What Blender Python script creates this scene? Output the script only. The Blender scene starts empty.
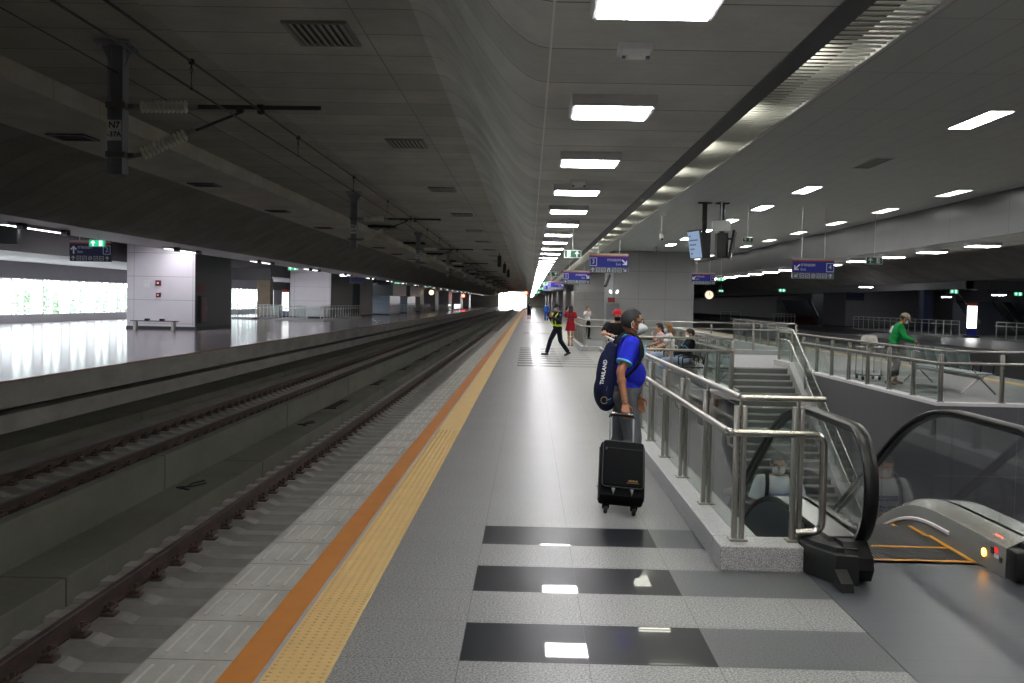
import bpy, bmesh, math, random
from mathutils import Vector, Matrix, Quaternion
PI = math.pi
random.seed(7)
scene = bpy.context.scene
COL = scene.collection
V = Vector

# ------------------------------------------------------------------ helpers
def lin(c):
    return tuple(((v/255)/12.92 if v/255 <= .04045 else ((v/255+.055)/1.055)**2.4) for v in c)

class MB:
    """collects shapes, becomes ONE mesh object"""
    def __init__(s): s.v = []; s.f = []
    def add(s, vs, fs):
        n = len(s.v); s.v += [tuple(p) for p in vs]; s.f += [tuple(i+n for i in f) for f in fs]; return s
    def box(s, x0, x1, y0, y1, z0, z1, m=None):
        if x0 > x1: x0, x1 = x1, x0
        if y0 > y1: y0, y1 = y1, y0
        if z0 > z1: z0, z1 = z1, z0
        vs = [(x, y, z) for z in (z0, z1) for y in (y0, y1) for x in (x0, x1)]
        if m is not None: vs = [m @ V(p) for p in vs]
        return s.add(vs, [(0,2,3,1),(4,5,7,6),(0,1,5,4),(1,3,7,5),(3,2,6,7),(2,0,4,6)])
    def cbox(s, x0, x1, y0, y1, z0, z1, b=.01, m=None):
        """box with chamfered vertical and horizontal edges"""
        bm = bmesh.new(); bmesh.ops.create_cube(bm, size=1)
        for v in bm.verts:
            v.co = V(((x0+x1)/2+v.co.x*abs(x1-x0), (y0+y1)/2+v.co.y*abs(y1-y0), (z0+z1)/2+v.co.z*abs(z1-z0)))
        bmesh.ops.bevel(bm, geom=bm.edges[:], offset=b, segments=2, profile=.5, affect='EDGES')
        if m is not None: bm.transform(m)
        return s.bm(bm)
    def bm(s, bm):
        bm.verts.index_update()
        s.add([v.co[:] for v in bm.verts], [[v.index for v in f.verts] for f in bm.faces]); bm.free(); return s
    def prism(s, prof, axis, a, b):
        """closed profile in the plane across axis ('x': prof=(y,z), 'y': prof=(x,z), 'z': prof=(x,y))"""
        n = len(prof); vs = []
        for t in (a, b):
            for (p, q) in prof: vs.append((t,p,q) if axis=='x' else (p,t,q) if axis=='y' else (p,q,t))
        fs = [(i, (i+1)%n, n+(i+1)%n, n+i) for i in range(n)] + [tuple(range(n))[::-1], tuple(range(n, 2*n))]
        return s.add(vs, fs)
    def tube(s, pts, r, n=10, cap=True):
        pts = [V(p) for p in pts]; rs = r if isinstance(r, (list, tuple)) else [r]*len(pts)
        vs = []; ref = None
        for i, p in enumerate(pts):
            a = pts[max(i-1,0)]; b = pts[min(i+1,len(pts)-1)]; d = (b-a)
            d = d.normalized() if d.length > 1e-9 else V((0,0,1))
            if ref is None: ref = V((0,0,1)) if abs(d.z) < .9 else V((1,0,0))
            u = (ref - d*ref.dot(d)); u.normalize(); w = d.cross(u); ref = u
            for k in range(n):
                t = 2*PI*k/n; vs.append(p + (u*math.cos(t)+w*math.sin(t))*rs[i])
        fs = [(i*n+k, i*n+(k+1)%n, (i+1)*n+(k+1)%n, (i+1)*n+k) for i in range(len(pts)-1) for k in range(n)]
        if cap: fs += [tuple(range(n))[::-1], tuple((len(pts)-1)*n+k for k in range(n))]
        return s.add(vs, fs)
    def cyl(s, a, b, r, n=14): return s.tube([a, b], r, n)
    def lathe(s, prof, c=(0,0,0), n=20, axis='z'):
        vs = []
        for (r, h) in prof:
            for k in range(n):
                t = 2*PI*k/n; x, y = r*math.cos(t), r*math.sin(t)
                vs.append((c[0]+x, c[1]+y, c[2]+h) if axis=='z' else (c[0]+h, c[1]+x, c[2]+y) if axis=='x' else (c[0]+x, c[1]+h, c[2]+y))
        fs = [(i*n+k, i*n+(k+1)%n, (i+1)*n+(k+1)%n, (i+1)*n+k) for i in range(len(prof)-1) for k in range(n)]
        return s.add(vs, fs + [tuple(range(n))[::-1], tuple((len(prof)-1)*n+k for k in range(n))])
    def ell(s, c, r, m=None, u=16, v=10):
        bm = bmesh.new(); bmesh.ops.create_uvsphere(bm, u_segments=u, v_segments=v, radius=1)
        M3 = Matrix.Diagonal((*r, 1))
        if m is not None: M3 = m.to_4x4() @ M3
        bm.transform(Matrix.Translation(V(c)) @ M3); return s.bm(bm)
    def mesh(s, name):
        me = bpy.data.meshes.new(name); me.from_pydata(s.v, [], s.f)
        bm = bmesh.new(); bm.from_mesh(me); bmesh.ops.recalc_face_normals(bm, faces=bm.faces); bm.to_mesh(me); bm.free()
        me.update(); return me

def rnd(pts, rad, n=6):
    """polyline with rounded corners"""
    pts = [V(p) for p in pts]; out = [pts[0]]
    for i in range(1, len(pts)-1):
        a, b, c = pts[i-1], pts[i], pts[i+1]; d0 = (a-b); d1 = (c-b)
        t = min(rad, d0.length*.49, d1.length*.49); p0 = b+d0.normalized()*t; p1 = b+d1.normalized()*t
        for k in range(n+1):
            u = k/n; out.append(p0*(1-u)**2 + b*2*u*(1-u) + p1*u*u)
    return out+[pts[-1]]

def link(o, parent=None):
    COL.objects.link(o)
    if parent is not None: o.parent = parent
    return o
def obj(name, m, mat, parent=None, smooth=False, label=None, loc=None):
    me = m.mesh(name) if isinstance(m, MB) else m
    me.materials.clear(); me.materials.append(mat)
    if smooth:
        for p in me.polygons: p.use_smooth = True
        try: me.set_sharp_from_angle(angle=math.radians(smooth if smooth is not True else 40))
        except Exception: pass
    o = bpy.data.objects.new(name, me); link(o, parent)
    if loc is not None: o.location = loc
    if label: o['label'] = label
    return o
def tag(o, label, cat, group=None, kind=None):
    o['label'] = label; o['category'] = cat
    if group: o['group'] = group
    if kind: o['kind'] = kind
    return o
def thing(name, label, cat, loc=(0,0,0), rz=0, group=None):
    o = bpy.data.objects.new(name, None); link(o); o.location = loc; o.rotation_euler = (0,0,rz); o.empty_display_size = .1
    return tag(o, label, cat, group)
def struct(name, m, mat, label, cat='structure', parent=None, smooth=False):
    o = obj(name, m, mat, parent, smooth)
    if parent is None: tag(o, label, cat, kind='structure')
    return o
KIDS = {}
def kids(o): return [c for c in COL.objects if c.parent == o]
def dup(root, loc, rz=None, label=None, group=None):
    """copy of a thing with its parts and sub-parts"""
    if root.name not in KIDS:
        KIDS[root.name] = [(c, [g for g in c.children]) for c in root.children]
    r = root.copy(); COL.objects.link(r); r.location = loc
    if rz is not None: r.rotation_euler = (0,0,rz)
    if label: r['label'] = label
    if group: r['group'] = group
    for c, gs in KIDS[root.name]:
        d = c.copy(); COL.objects.link(d); d.parent = r
        for g in gs:
            e = g.copy(); COL.objects.link(e); e.parent = d
    return r
ORD = 'first second third fourth fifth sixth seventh eighth ninth tenth eleventh twelfth thirteenth fourteenth fifteenth sixteenth seventeenth eighteenth nineteenth twentieth'.split()

# ------------------------------------------------------------------ materials
MATS = {}
def nodes(name):
    m = bpy.data.materials.new(name); m.use_nodes = True; nt = m.node_tree
    return m, nt, nt.nodes['Principled BSDF']
def N(nt, t, **kw):
    n = nt.nodes.new(t)
    for k, v in kw.items():
        if k.startswith('i_'): n.inputs[int(k[2:])].default_value = v
        else: setattr(n, k, v)
    return n
def math_(nt, op, a, b=None, c=None):
    n = nt.nodes.new('ShaderNodeMath'); n.operation = op
    for i, x in enumerate((a, b, c)):
        if x is None: continue
        if hasattr(x, 'is_output'): nt.links.new(x, n.inputs[i])
        else: n.inputs[i].default_value = x
    return n.outputs[0]
def mixc(nt, f, a, b):
    n = nt.nodes.new('ShaderNodeMix'); n.data_type = 'RGBA'
    for s, x in ((n.inputs[0], f), (n.inputs[6], a), (n.inputs[7], b)):
        if hasattr(x, 'is_output'): nt.links.new(x, s)
        else: s.default_value = x if not isinstance(x, tuple) else (*x[:3], 1)
    return n.outputs[2]
def noise(nt, vec, scale, detail=3, rough=.55):
    n = nt.nodes.new('ShaderNodeTexNoise'); n.inputs['Scale'].default_value = scale
    n.inputs['Detail'].default_value = detail; n.inputs['Roughness'].default_value = rough
    if vec is not None: nt.links.new(vec, n.inputs['Vector'])
    return n.outputs[0]
def maprange(nt, v, a, b, c=0, d=1):
    n = nt.nodes.new('ShaderNodeMapRange'); nt.links.new(v, n.inputs[0])
    for i, x in enumerate((a, b, c, d)): n.inputs[i+1].default_value = x
    return n.outputs[0]
def pos(nt):
    g = nt.nodes.new('ShaderNodeNewGeometry'); s = nt.nodes.new('ShaderNodeSeparateXYZ')
    nt.links.new(g.outputs['Position'], s.inputs[0]); return g.outputs['Position'], s.outputs[0], s.outputs[1], s.outputs[2]
def scalev(nt, v, sc):
    n = nt.nodes.new('ShaderNodeVectorMath'); n.operation = 'MULTIPLY'; nt.links.new(v, n.inputs[0]); n.inputs[1].default_value = sc
    return n.outputs[0]
def line(nt, c, period, off, w):
    """1 on a thin line every period along coordinate c"""
    t = math_(nt, 'FRACT', math_(nt, 'DIVIDE', math_(nt, 'SUBTRACT', c, off-w/2), period))
    return math_(nt, 'LESS_THAN', t, w/period)
def band(nt, c, a, b):
    return math_(nt, 'MULTIPLY', math_(nt, 'GREATER_THAN', c, a), math_(nt, 'LESS_THAN', c, b))
def bump(nt, b, h, dist=.002, s=.5):
    n = nt.nodes.new('ShaderNodeBump'); n.inputs['Strength'].default_value = s; n.inputs['Distance'].default_value = dist
    nt.links.new(h, n.inputs['Height']); nt.links.new(n.outputs[0], b.inputs['Normal'])

def plain(name, rgb, rough=.5, metal=0, var=.12, vscale=6, spec=.5, coat=0):
    if name in MATS: return MATS[name]
    m, nt, b = nodes(name); c = lin(rgb)
    tc = nt.nodes.new('ShaderNodeTexCoord')
    f = noise(nt, tc.outputs['Object'], vscale, 3)
    nt.links.new(mixc(nt, f, tuple(x*(1-var) for x in c), tuple(min(1, x*(1+var)) for x in c)), b.inputs['Base Color'])
    b.inputs['Roughness'].default_value = rough; b.inputs['Metallic'].default_value = metal
    b.inputs['Specular IOR Level'].default_value = spec; b.inputs['Coat Weight'].default_value = coat
    MATS[name] = m; return m
def cloth(name, rgb, rgb2=None, scale=9):
    m, nt, b = nodes(name); c = lin(rgb); tc = nt.nodes.new('ShaderNodeTexCoord')
    f = noise(nt, tc.outputs['Object'], scale, 4)
    nt.links.new(mixc(nt, f, tuple(x*.78 for x in c), tuple(min(1, x*1.2) for x in c)), b.inputs['Base Color'])
    b.inputs['Roughness'].default_value = .85; b.inputs['Specular IOR Level'].default_value = .2
    bump(nt, b, noise(nt, tc.outputs['Object'], 26, 3), .006, .45); return m
def emit(name, rgb, s):
    m = bpy.data.materials.new(name); m.use_nodes = True; nt = m.node_tree; nt.nodes.clear()
    e = nt.nodes.new('ShaderNodeEmission'); e.inputs[0].default_value = (*rgb, 1); e.inputs[1].default_value = s
    o = nt.nodes.new('ShaderNodeOutputMaterial'); nt.links.new(e.outputs[0], o.inputs[0]); return m
def glass(name, tint, ior=1.5, rough=0.0):
    m = bpy.data.materials.new(name); m.use_nodes = True; nt = m.node_tree; nt.nodes.clear()
    t = nt.nodes.new('ShaderNodeBsdfTransparent'); t.inputs[0].default_value = (*tint, 1)
    g = nt.nodes.new('ShaderNodeBsdfGlossy'); g.inputs['Roughness'].default_value = rough
    fr = nt.nodes.new('ShaderNodeFresnel'); ge = nt.nodes.new('ShaderNodeNewGeometry')
    nt.links.new(math_(nt, 'MULTIPLY_ADD', ge.outputs['Backfacing'], 1/ior-ior, ior), fr.inputs[0])   # thin pane: same reflection from both faces
    mx = nt.nodes.new('ShaderNodeMixShader'); o = nt.nodes.new('ShaderNodeOutputMaterial')
    nt.links.new(fr.outputs[0], mx.inputs[0]); nt.links.new(t.outputs[0], mx.inputs[1]); nt.links.new(g.outputs[0], mx.inputs[2])
    nt.links.new(mx.outputs[0], o.inputs[0]); return m

def concrete(name, rgb, joint=None, boards=False, seams=(), dark=.62, rough=.8, scale=1.0):
    m, nt, b = nodes(name); p, x, y, z = pos(nt); c = lin(rgb)
    f = noise(nt, scalev(nt, p, (1.0*scale, .55*scale, 1.6*scale)), 1.1, 6, .62)
    g = noise(nt, p, 14*scale, 4)
    col = mixc(nt, maprange(nt, f, .3, .7), tuple(v*.82 for v in c), tuple(v*1.16 for v in c))
    col = mixc(nt, math_(nt, 'MULTIPLY', maprange(nt, g, .35, .75), .16), col, tuple(v*.6 for v in c))
    h = f
    if boards:
        k = math_(nt, 'FLOOR', math_(nt, 'DIVIDE', math_(nt, 'SUBTRACT', y, joint[1]), joint[0]))
        w = nt.nodes.new('ShaderNodeTexWhiteNoise'); w.noise_dimensions = '1D'; nt.links.new(k, w.inputs['W'])
        col = mixc(nt, math_(nt, 'MULTIPLY', math_(nt, 'POWER', w.outputs[0], 2.5), .40), col, tuple(v*.55 for v in c))
        st = noise(nt, scalev(nt, p, (.6, 9, .6)), 1.5, 4)
        col = mixc(nt, math_(nt, 'MULTIPLY', maprange(nt, st, .45, .75), .18), col, tuple(v*.5 for v in c))
    if joint:
        col = mixc(nt, line(nt, y, joint[0], joint[1], joint[2]), col, tuple(v*(1-dark) for v in c))
    for sx, sw, sk in seams:
        col = mixc(nt, band(nt, x, sx-sw/2, sx+sw/2), col, tuple(min(1,v*sk) for v in c))
    nt.links.new(col, b.inputs['Base Color']); b.inputs['Roughness'].default_value = rough
    b.inputs['Specular IOR Level'].default_value = .12
    bump(nt, b, g, .004, .4); return m

def floor_mat():
    m, nt, b = nodes('granite platform paving'); p, x, y, z = pos(nt)
    s1 = noise(nt, p, 85, 3, .75); s2 = noise(nt, p, 1.3, 4); s3 = noise(nt, p, 260, 2)
    col = mixc(nt, maprange(nt, s1, .40, .60), (.085,.085,.087), (.37,.37,.36))
    col = mixc(nt, math_(nt, 'MULTIPLY', maprange(nt, s3, .5, .75), .5), col, (.10,.10,.105))
    col = mixc(nt, math_(nt, 'MULTIPLY', maprange(nt, s2, .35, .7), .25), col, (.17,.17,.165))
    jl = math_(nt, 'MAXIMUM', line(nt, x, .62, -.3, .005), line(nt, y, .605, .11, .005))
    t = math_(nt, 'FRACT', math_(nt, 'DIVIDE', math_(nt, 'SUBTRACT', y, .09), 1.21))
    row = math_(nt, 'LESS_THAN', t, .6/1.21)
    zone = math_(nt, 'MAXIMUM', math_(nt, 'MAXIMUM', band(nt, y, 4.8, 8.1), band(nt, y, 27.9, 40.0)), math_(nt, 'MAXIMUM', band(nt, y, 56.9, 58.9), band(nt, y, 86, 92)))
    row = math_(nt, 'MULTIPLY', row, zone)
    blk = math_(nt, 'MULTIPLY', row, band(nt, x, -.3, .94)); gry = math_(nt, 'MULTIPLY', row, band(nt, x, .94, 1.95))
    col = mixc(nt, gry, col, mixc(nt, maprange(nt, s1, .35, .65), (.05,.053,.055), (.12,.125,.13)))
    col = mixc(nt, blk, col, mixc(nt, s1, (.005,.006,.009), (.013,.015,.021)))
    col = mixc(nt, math_(nt, 'MULTIPLY', jl, .6), col, (.05,.05,.05))
    nt.links.new(col, b.inputs['Base Color'])
    nt.links.new(math_(nt, 'MULTIPLY', blk, .38), b.inputs['Coat Weight']); b.inputs['Coat Roughness'].default_value = .015; b.inputs['Coat IOR'].default_value = 1.5
    nt.links.new(math_(nt, 'SUBTRACT', .20, math_(nt, 'MULTIPLY', blk, .15)), b.inputs['Specular IOR Level'])
    r = math_(nt, 'SUBTRACT', .36, math_(nt, 'MULTIPLY', blk, .06)); r = math_(nt, 'ADD', r, math_(nt, 'MULTIPLY', s2, .02))
    nt.links.new(r, b.inputs['Roughness'])
    return m
def tiles_mat(name, rgb, rough, px, py, w=.006, var=.15, dark=.45):
    m, nt, b = nodes(name); p, x, y, z = pos(nt); c = lin(rgb)
    f = noise(nt, p, 2.2, 4); g = noise(nt, p, 60, 2)
    col = mixc(nt, f, tuple(v*(1-var) for v in c), tuple(v*(1+var) for v in c))
    col = mixc(nt, math_(nt, 'MULTIPLY', g, .3), col, tuple(v*.6 for v in c))
    col = mixc(nt, math_(nt, 'MAXIMUM', line(nt, x, px, .07, w), line(nt, y, py, .05, w)), col, tuple(v*dark for v in c))
    nt.links.new(col, b.inputs['Base Color']); b.inputs['Roughness'].default_value = rough
    return m
def panel_mat(name, rgb, rough, jx=None, jy=None, jz=None, metal=0, var=.06, dark=.35, light=False):
    """clad wall with thin panel joints on the given (period, offset, width)"""
    m, nt, b = nodes(name); p, x, y, z = pos(nt); c = lin(rgb)
    f = noise(nt, p, 1.4, 3)
    col = mixc(nt, f, tuple(v*(1-var) for v in c), tuple(v*(1+var) for v in c)); l = None
    for co, j in ((x, jx), (y, jy), (z, jz)):
        if j:
            k = line(nt, co, *j); l = k if l is None else math_(nt, 'MAXIMUM', l, k)
    if l is not None: col = mixc(nt, l, col, tuple(min(1, v*(1.7 if light else dark)) for v in c))
    nt.links.new(col, b.inputs['Base Color']); b.inputs['Roughness'].default_value = rough; b.inputs['Metallic'].default_value = metal
    return m
def speckle(name, a, b_, scale=150, rough=.35):
    m, nt, b = nodes(name); p, x, y, z = pos(nt); s = noise(nt, p, scale, 3, .7)
    nt.links.new(mixc(nt, maprange(nt, s, .38, .62), a, b_), b.inputs['Base Color']); b.inputs['Roughness'].default_value = rough
    return m
def rust():
    m, nt, b = nodes('rusty rail steel'); p, x, y, z = pos(nt)
    s = noise(nt, scalev(nt, p, (3, 1, 3)), 3, 5)
    nt.links.new(mixc(nt, maprange(nt, s, .35, .7), lin((38,30,27)), lin((78,54,44))), b.inputs['Base Color']); b.inputs['Roughness'].default_value = .6
    return m

M = dict(
    floor=floor_mat(),
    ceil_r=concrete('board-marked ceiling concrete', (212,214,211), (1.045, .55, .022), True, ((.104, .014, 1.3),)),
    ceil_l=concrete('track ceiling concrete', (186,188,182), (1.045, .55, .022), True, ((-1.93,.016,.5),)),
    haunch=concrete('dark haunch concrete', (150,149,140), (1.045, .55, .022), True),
    plinth=concrete('plinth concrete', (100,100,90), None, dark=.5),
    bed=concrete('track bed concrete', (136,133,127), None, scale=2),
    sleeper=concrete('sleeper concrete', (150,147,141), None, scale=3),
    edge=concrete('ribbed edge paving', (165,163,156), (.6,.05,.012), scale=3, dark=.5),
    slab=concrete('platform slab concrete', (160,158,150), None),
    lowfloor=tiles_mat('concourse floor tiles', (120,122,122), .3, .6, .6),
    opp=tiles_mat('glossy far platform tiles', (156,148,153), .16, .6, .6, var=.25),
    wallgrey=panel_mat('grey cladding', (150,149,150), .45, (1.3,.1,.012), (3.2,.3,.014), (1.35,.62,.014), dark=.45),
    walllav=panel_mat('pale cladding', (205,200,206), .4, None, (2.4,.3,.016), (1.15,.45,.016), dark=.45),
    wallpale=panel_mat('white cladding', (226,221,228), .4, (2.9,-19.4,.02), None, (1.15,.3,.02), dark=.5),
    walldark=panel_mat('dark metal cladding', (68,72,75), .4, (1.5,.2,.02), (2.2,.7,.02), (1.3,.3,.015), dark=.4),
    wellwall=panel_mat('dark well cladding', (96,94,100), .42, (2.2,.3,.01), (3.3,1.6,.012), (1.6,-1.35,.010), light=True),
    fascia=panel_mat('satin metal fascia', (116,116,118), .36, None, (3.15,.3,.012), None, metal=.85),
    metceil=panel_mat('metal ceiling panels', (192,195,194), .45, (.42,.14,.010), (2.15,.8,.014), None, dark=.55),
    black=plain('black painted metal', (30,31,33), .45),
    strip=plain('dark bulkhead channel', (58,60,64), .5),
    louv=plain('louvre slat metal', (196,196,190), .55, 0),
    plenum=plain('plenum board', (50,50,48), .8),
    steel=plain('brushed stainless steel', (172,169,163), .27, 1, .08, 3),
    steel2=plain('dull stainless steel', (164,160,153), .38, 1, .08, 3),
    dsteel=plain('galvanised dark steel', (150,154,164), .55, .1),
    rubber=plain('black rubber', (11,11,12), .38, spec=.35),
    darkfloor=plain('dark far platform paving', (96,96,98), .35),
    darkwall=panel_mat('dark far platform cladding', (128,126,132), .5, (2.3,.1,.02), (2.3,.6,.02), (1.2,.3,.015), dark=.5),
    granite=speckle('speckled grey granite', (.16,.16,.17), (.58,.57,.56)),
    orange=plain('orange safety strip', (188,120,50), .55, 0, .12, 5),
    yellow=plain('yellow tactile tile', (204,172,112), .55, 0, .12, 5),
    rust=rust(),
    wire=plain('black wire', (16,16,17), .5),
    insul=plain('grey ceramic insulator', (205,205,190), .35),
    lamp=emit('light panel diffuser', (1,.985,1.0), 30),
    lampfar=emit('downlight lens', (1,.99,.95), 42),
    lampwarm=emit('louvre lamp', (1,1,.86), 13),
    lampframe=plain('grey lamp housing', (214,212,214), .5),
    glass=glass('green tinted glass', (.93,.97,.955)),
    eglass=glass('grey balustrade glass', (.91,.94,.935)),
    clear=glass('window glass', (.93,.96,.96), 1.4),
    blue=plain('blue sign face', (26,36,140), .4, 0, .04),
    navy=plain('dark blue sign face', (20,28,84), .4, 0, .04),
    red=plain('red sign band', (170,52,46), .4, 0, .04),
    signgrey=plain('grey sign base', (92,98,98), .4, 0, .05),
    signdark=plain('dark sign base', (52,58,58), .4, 0, .05),
    signtop=plain('pale sign cap', (170,164,156), .5),
    white=plain('white sign print', (232,232,232), .5, 0, .02),
    ltext=plain('pale blue sign print', (196,200,226), .5, 0, .02),
    egreen=plain('dark green exit sign face', (20,84,52), .4, 0, .05),
    eglow=emit('lit green exit face', (.02,.42,.20), 1.1),
    wglow=emit('lit white exit pictogram', (.9,1,.95), 1.2),
    skin=plain('warm brown skin', (150,98,66), .5, 0, .10, 9),
    skin2=plain('light tan skin', (196,148,118), .5, 0, .08, 9),
    hair=plain('black hair', (30,28,28), .7, 0, .55, 22),
    brownhair=plain('light brown dyed hair', (134,92,54), .5, 0, .35, 24),
    maskw=plain('white face mask', (225,228,232), .8, 0, .03, 8),
    maskb=plain('pale blue face mask', (176,206,226), .8, 0, .03, 8),
    eyew=plain('eye white', (225,220,214), .3), eyed=plain('dark iris', (30,20,16), .2),
)
def frost():
    m = bpy.data.materials.new('frosted window panel'); m.use_nodes = True; nt = m.node_tree; nt.nodes.clear()
    t = nt.nodes.new('ShaderNodeBsdfTranslucent'); t.inputs[0].default_value = (.85,.87,.88,1)
    d = nt.nodes.new('ShaderNodeBsdfDiffuse'); d.inputs[0].default_value = (.8,.82,.83,1)
    mx = nt.nodes.new('ShaderNodeMixShader'); mx.inputs[0].default_value = .25; o = nt.nodes.new('ShaderNodeOutputMaterial')
    nt.links.new(t.outputs[0], mx.inputs[1]); nt.links.new(d.outputs[0], mx.inputs[2]); nt.links.new(mx.outputs[0], o.inputs[0]); return m
M['frost'] = frost()

def text_mesh(body, size, align='CENTER', bold=0):
    cu = bpy.data.curves.new('lettering', 'FONT'); cu.body = body; cu.size = size; cu.align_x = align; cu.align_y = 'CENTER'
    cu.extrude = .0012; cu.offset = bold; cu.resolution_u = 3
    o = bpy.data.objects.new('lettering', cu); COL.objects.link(o)
    dg = bpy.context.evaluated_depsgraph_get(); me = bpy.data.meshes.new_from_object(o.evaluated_get(dg))
    bpy.data.objects.remove(o); bpy.data.curves.remove(cu); return me
TXT = {}
def text(name, body, size, loc, mat, parent, rot=(PI/2,0,0), align='CENTER', bold=0, label=None):
    k = (body, size, align, bold, mat.name)
    if k not in TXT: TXT[k] = text_mesh(body, size, align, bold); TXT[k].materials.clear(); TXT[k].materials.append(mat)
    o = bpy.data.objects.new(name, TXT[k]); link(o, parent); o.location = loc; o.rotation_euler = rot
    if label: o['label'] = label
    return o
# ------------------------------------------------------------------ people
def caps(a, b, r0, r1, n=12):
    a, b = V(a), V(b); d = (b-a); L = d.length; d = d.normalized() if L > 1e-6 else V((0,0,1)); pts = []; rs = []
    for k in range(4): t = -PI/2 + PI/2*k/3.999; pts.append(a+d*r0*math.sin(t)); rs.append(max(r0*math.cos(t), 1e-4))
    for k in range(4): t = PI/2*k/3; pts.append(b+d*r1*math.sin(t)); rs.append(max(r1*math.cos(t), 1e-4))
    return pts, rs
class Blob:
    """overlapping tapered limbs and ellipsoids fused into one continuous skin"""
    def __init__(s): s.m = MB()
    def c(s, a, b, r0, r1=None):
        p, r = caps(a, b, r0, r1 if r1 is not None else r0); s.m.tube(p, r, 14); return s
    def k(s, a, b, r0, r1): s.m.tube([a, b], [r0, r1], 18); return s
    def e(s, c, r, m=None): s.m.ell(c, r, m, 20, 12); return s
    def build(s, name, vox, smooth=4, cuts=()):
        me = s.m.mesh(name); o = bpy.data.objects.new('tmp', me); COL.objects.link(o)
        r = o.modifiers.new('r', 'REMESH'); r.mode = 'VOXEL'; r.voxel_size = vox; r.use_smooth_shade = True
        if smooth: q = o.modifiers.new('s', 'SMOOTH'); q.factor = .5; q.iterations = smooth
        dg = bpy.context.evaluated_depsgraph_get(); out = bpy.data.meshes.new_from_object(o.evaluated_get(dg)); out.name = name
        bpy.data.objects.remove(o); bpy.data.meshes.remove(me)
        if cuts:
            bm = bmesh.new(); bm.from_mesh(out)
            for (p, n) in cuts:
                res = bmesh.ops.bisect_plane(bm, geom=bm.verts[:]+bm.edges[:]+bm.faces[:], plane_co=V(p), plane_no=V(n), clear_outer=True)
                ed = [e for e in res['geom_cut'] if isinstance(e, bmesh.types.BMEdge)]
                try: bmesh.ops.holes_fill(bm, edges=ed, sides=0)
                except Exception: pass
            bm.to_mesh(out); bm.free()
        for p in out.polygons: p.use_smooth = True
        return out

def frame(u, r):
    u = V(u).normalized(); r = V(r); r = (r - u*r.dot(u)).normalized(); f = u.cross(r)
    return Matrix((r, f, u)).transposed()     # columns right, forward, up

def hand(B, w, d, n, across, curl=.5, s=1.0, spread=.0, thumb=.5):
    """palm from wrist w along d, palm faces n, across points to the thumb side"""
    w, d, n, a = V(w), V(d).normalized(), V(n), V(across)
    n = (n - d*n.dot(d)).normalized(); a = (a - d*a.dot(d) - n*a.dot(n)).normalized()
    for k, (off, L, fl, r) in enumerate(((.030,.088,1.0,.0095),(.010,.092,1.1,.0098),(-.010,.088,1.02,.0094),(-.029,.080,.82,.0084))):
        k0 = w + a*off*.55*s + d*.012*s; k1 = w + a*off*s + d*L*s
        B.c(k0, k1, .0135*s, .0115*s)
        dd = (d + a*off*spread*6).normalized(); p = k1
        for j, (seg, cu) in enumerate(((.043, .75), (.027, 1.0), (.022, .75))):
            ang = curl*cu*1.45; q = Quaternion(dd.cross(n).normalized(), ang); dd = (q @ dd).normalized(); nn = (q @ n).normalized()
            e = p + dd*seg*fl*s; B.c(p, e, (r-.0008*j)*s, (r-.0008*(j+1))*s); p = e; n = nn
        n = V(HAND_N[0])
    b0 = w + a*.022*s + d*.022*s; b1 = b0 + (a*.8 + d*.55 + HAND_N[0]*.25*thumb).normalized()*.042*s
    b2 = b1 + (a*.25 + d*.8 + HAND_N[0]*.9*thumb).normalized()*.033*s; b3 = b2 + (d*.7 - a*.25 + HAND_N[0]*1.1*thumb).normalized()*.026*s
    B.c(b0, b1, .0145*s, .0115*s).c(b1, b2, .0108*s, .0098*s).c(b2, b3, .0098*s, .0085*s)
HAND_N = []
def add_hand(B, w, d, n, across, **k):
    dd = V(d).normalized(); nn = V(n); nn = (nn - dd*nn.dot(dd)).normalized()
    HAND_N[:] = [nn]; hand(B, w, d, n, across, **k)

def shell(center, rad, keep, thick, M4, name, mat, parent, u=32, v=22, push=None):
    """part of an ellipsoid with thickness (hair, mask, cap)"""
    bm = bmesh.new(); bmesh.ops.create_uvsphere(bm, u_segments=u, v_segments=v, radius=1)
    for q in bm.verts: q.co = V((q.co.x*rad[0]+center[0], q.co.y*rad[1]+center[1], q.co.z*rad[2]+center[2]))
    bmesh.ops.delete(bm, geom=[q for q in bm.verts if not keep(q.co)], context='VERTS')
    if push:
        for q in bm.verts: q.co = V(push(q.co))
    bmesh.ops.recalc_face_normals(bm, faces=bm.faces)
    bmesh.ops.solidify(bm, geom=bm.faces[:], thickness=thick)
    bm.transform(M4); me = bpy.data.meshes.new(name); bm.to_mesh(me); bm.free()
    return obj(name, me, mat, parent, smooth=60)

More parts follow.
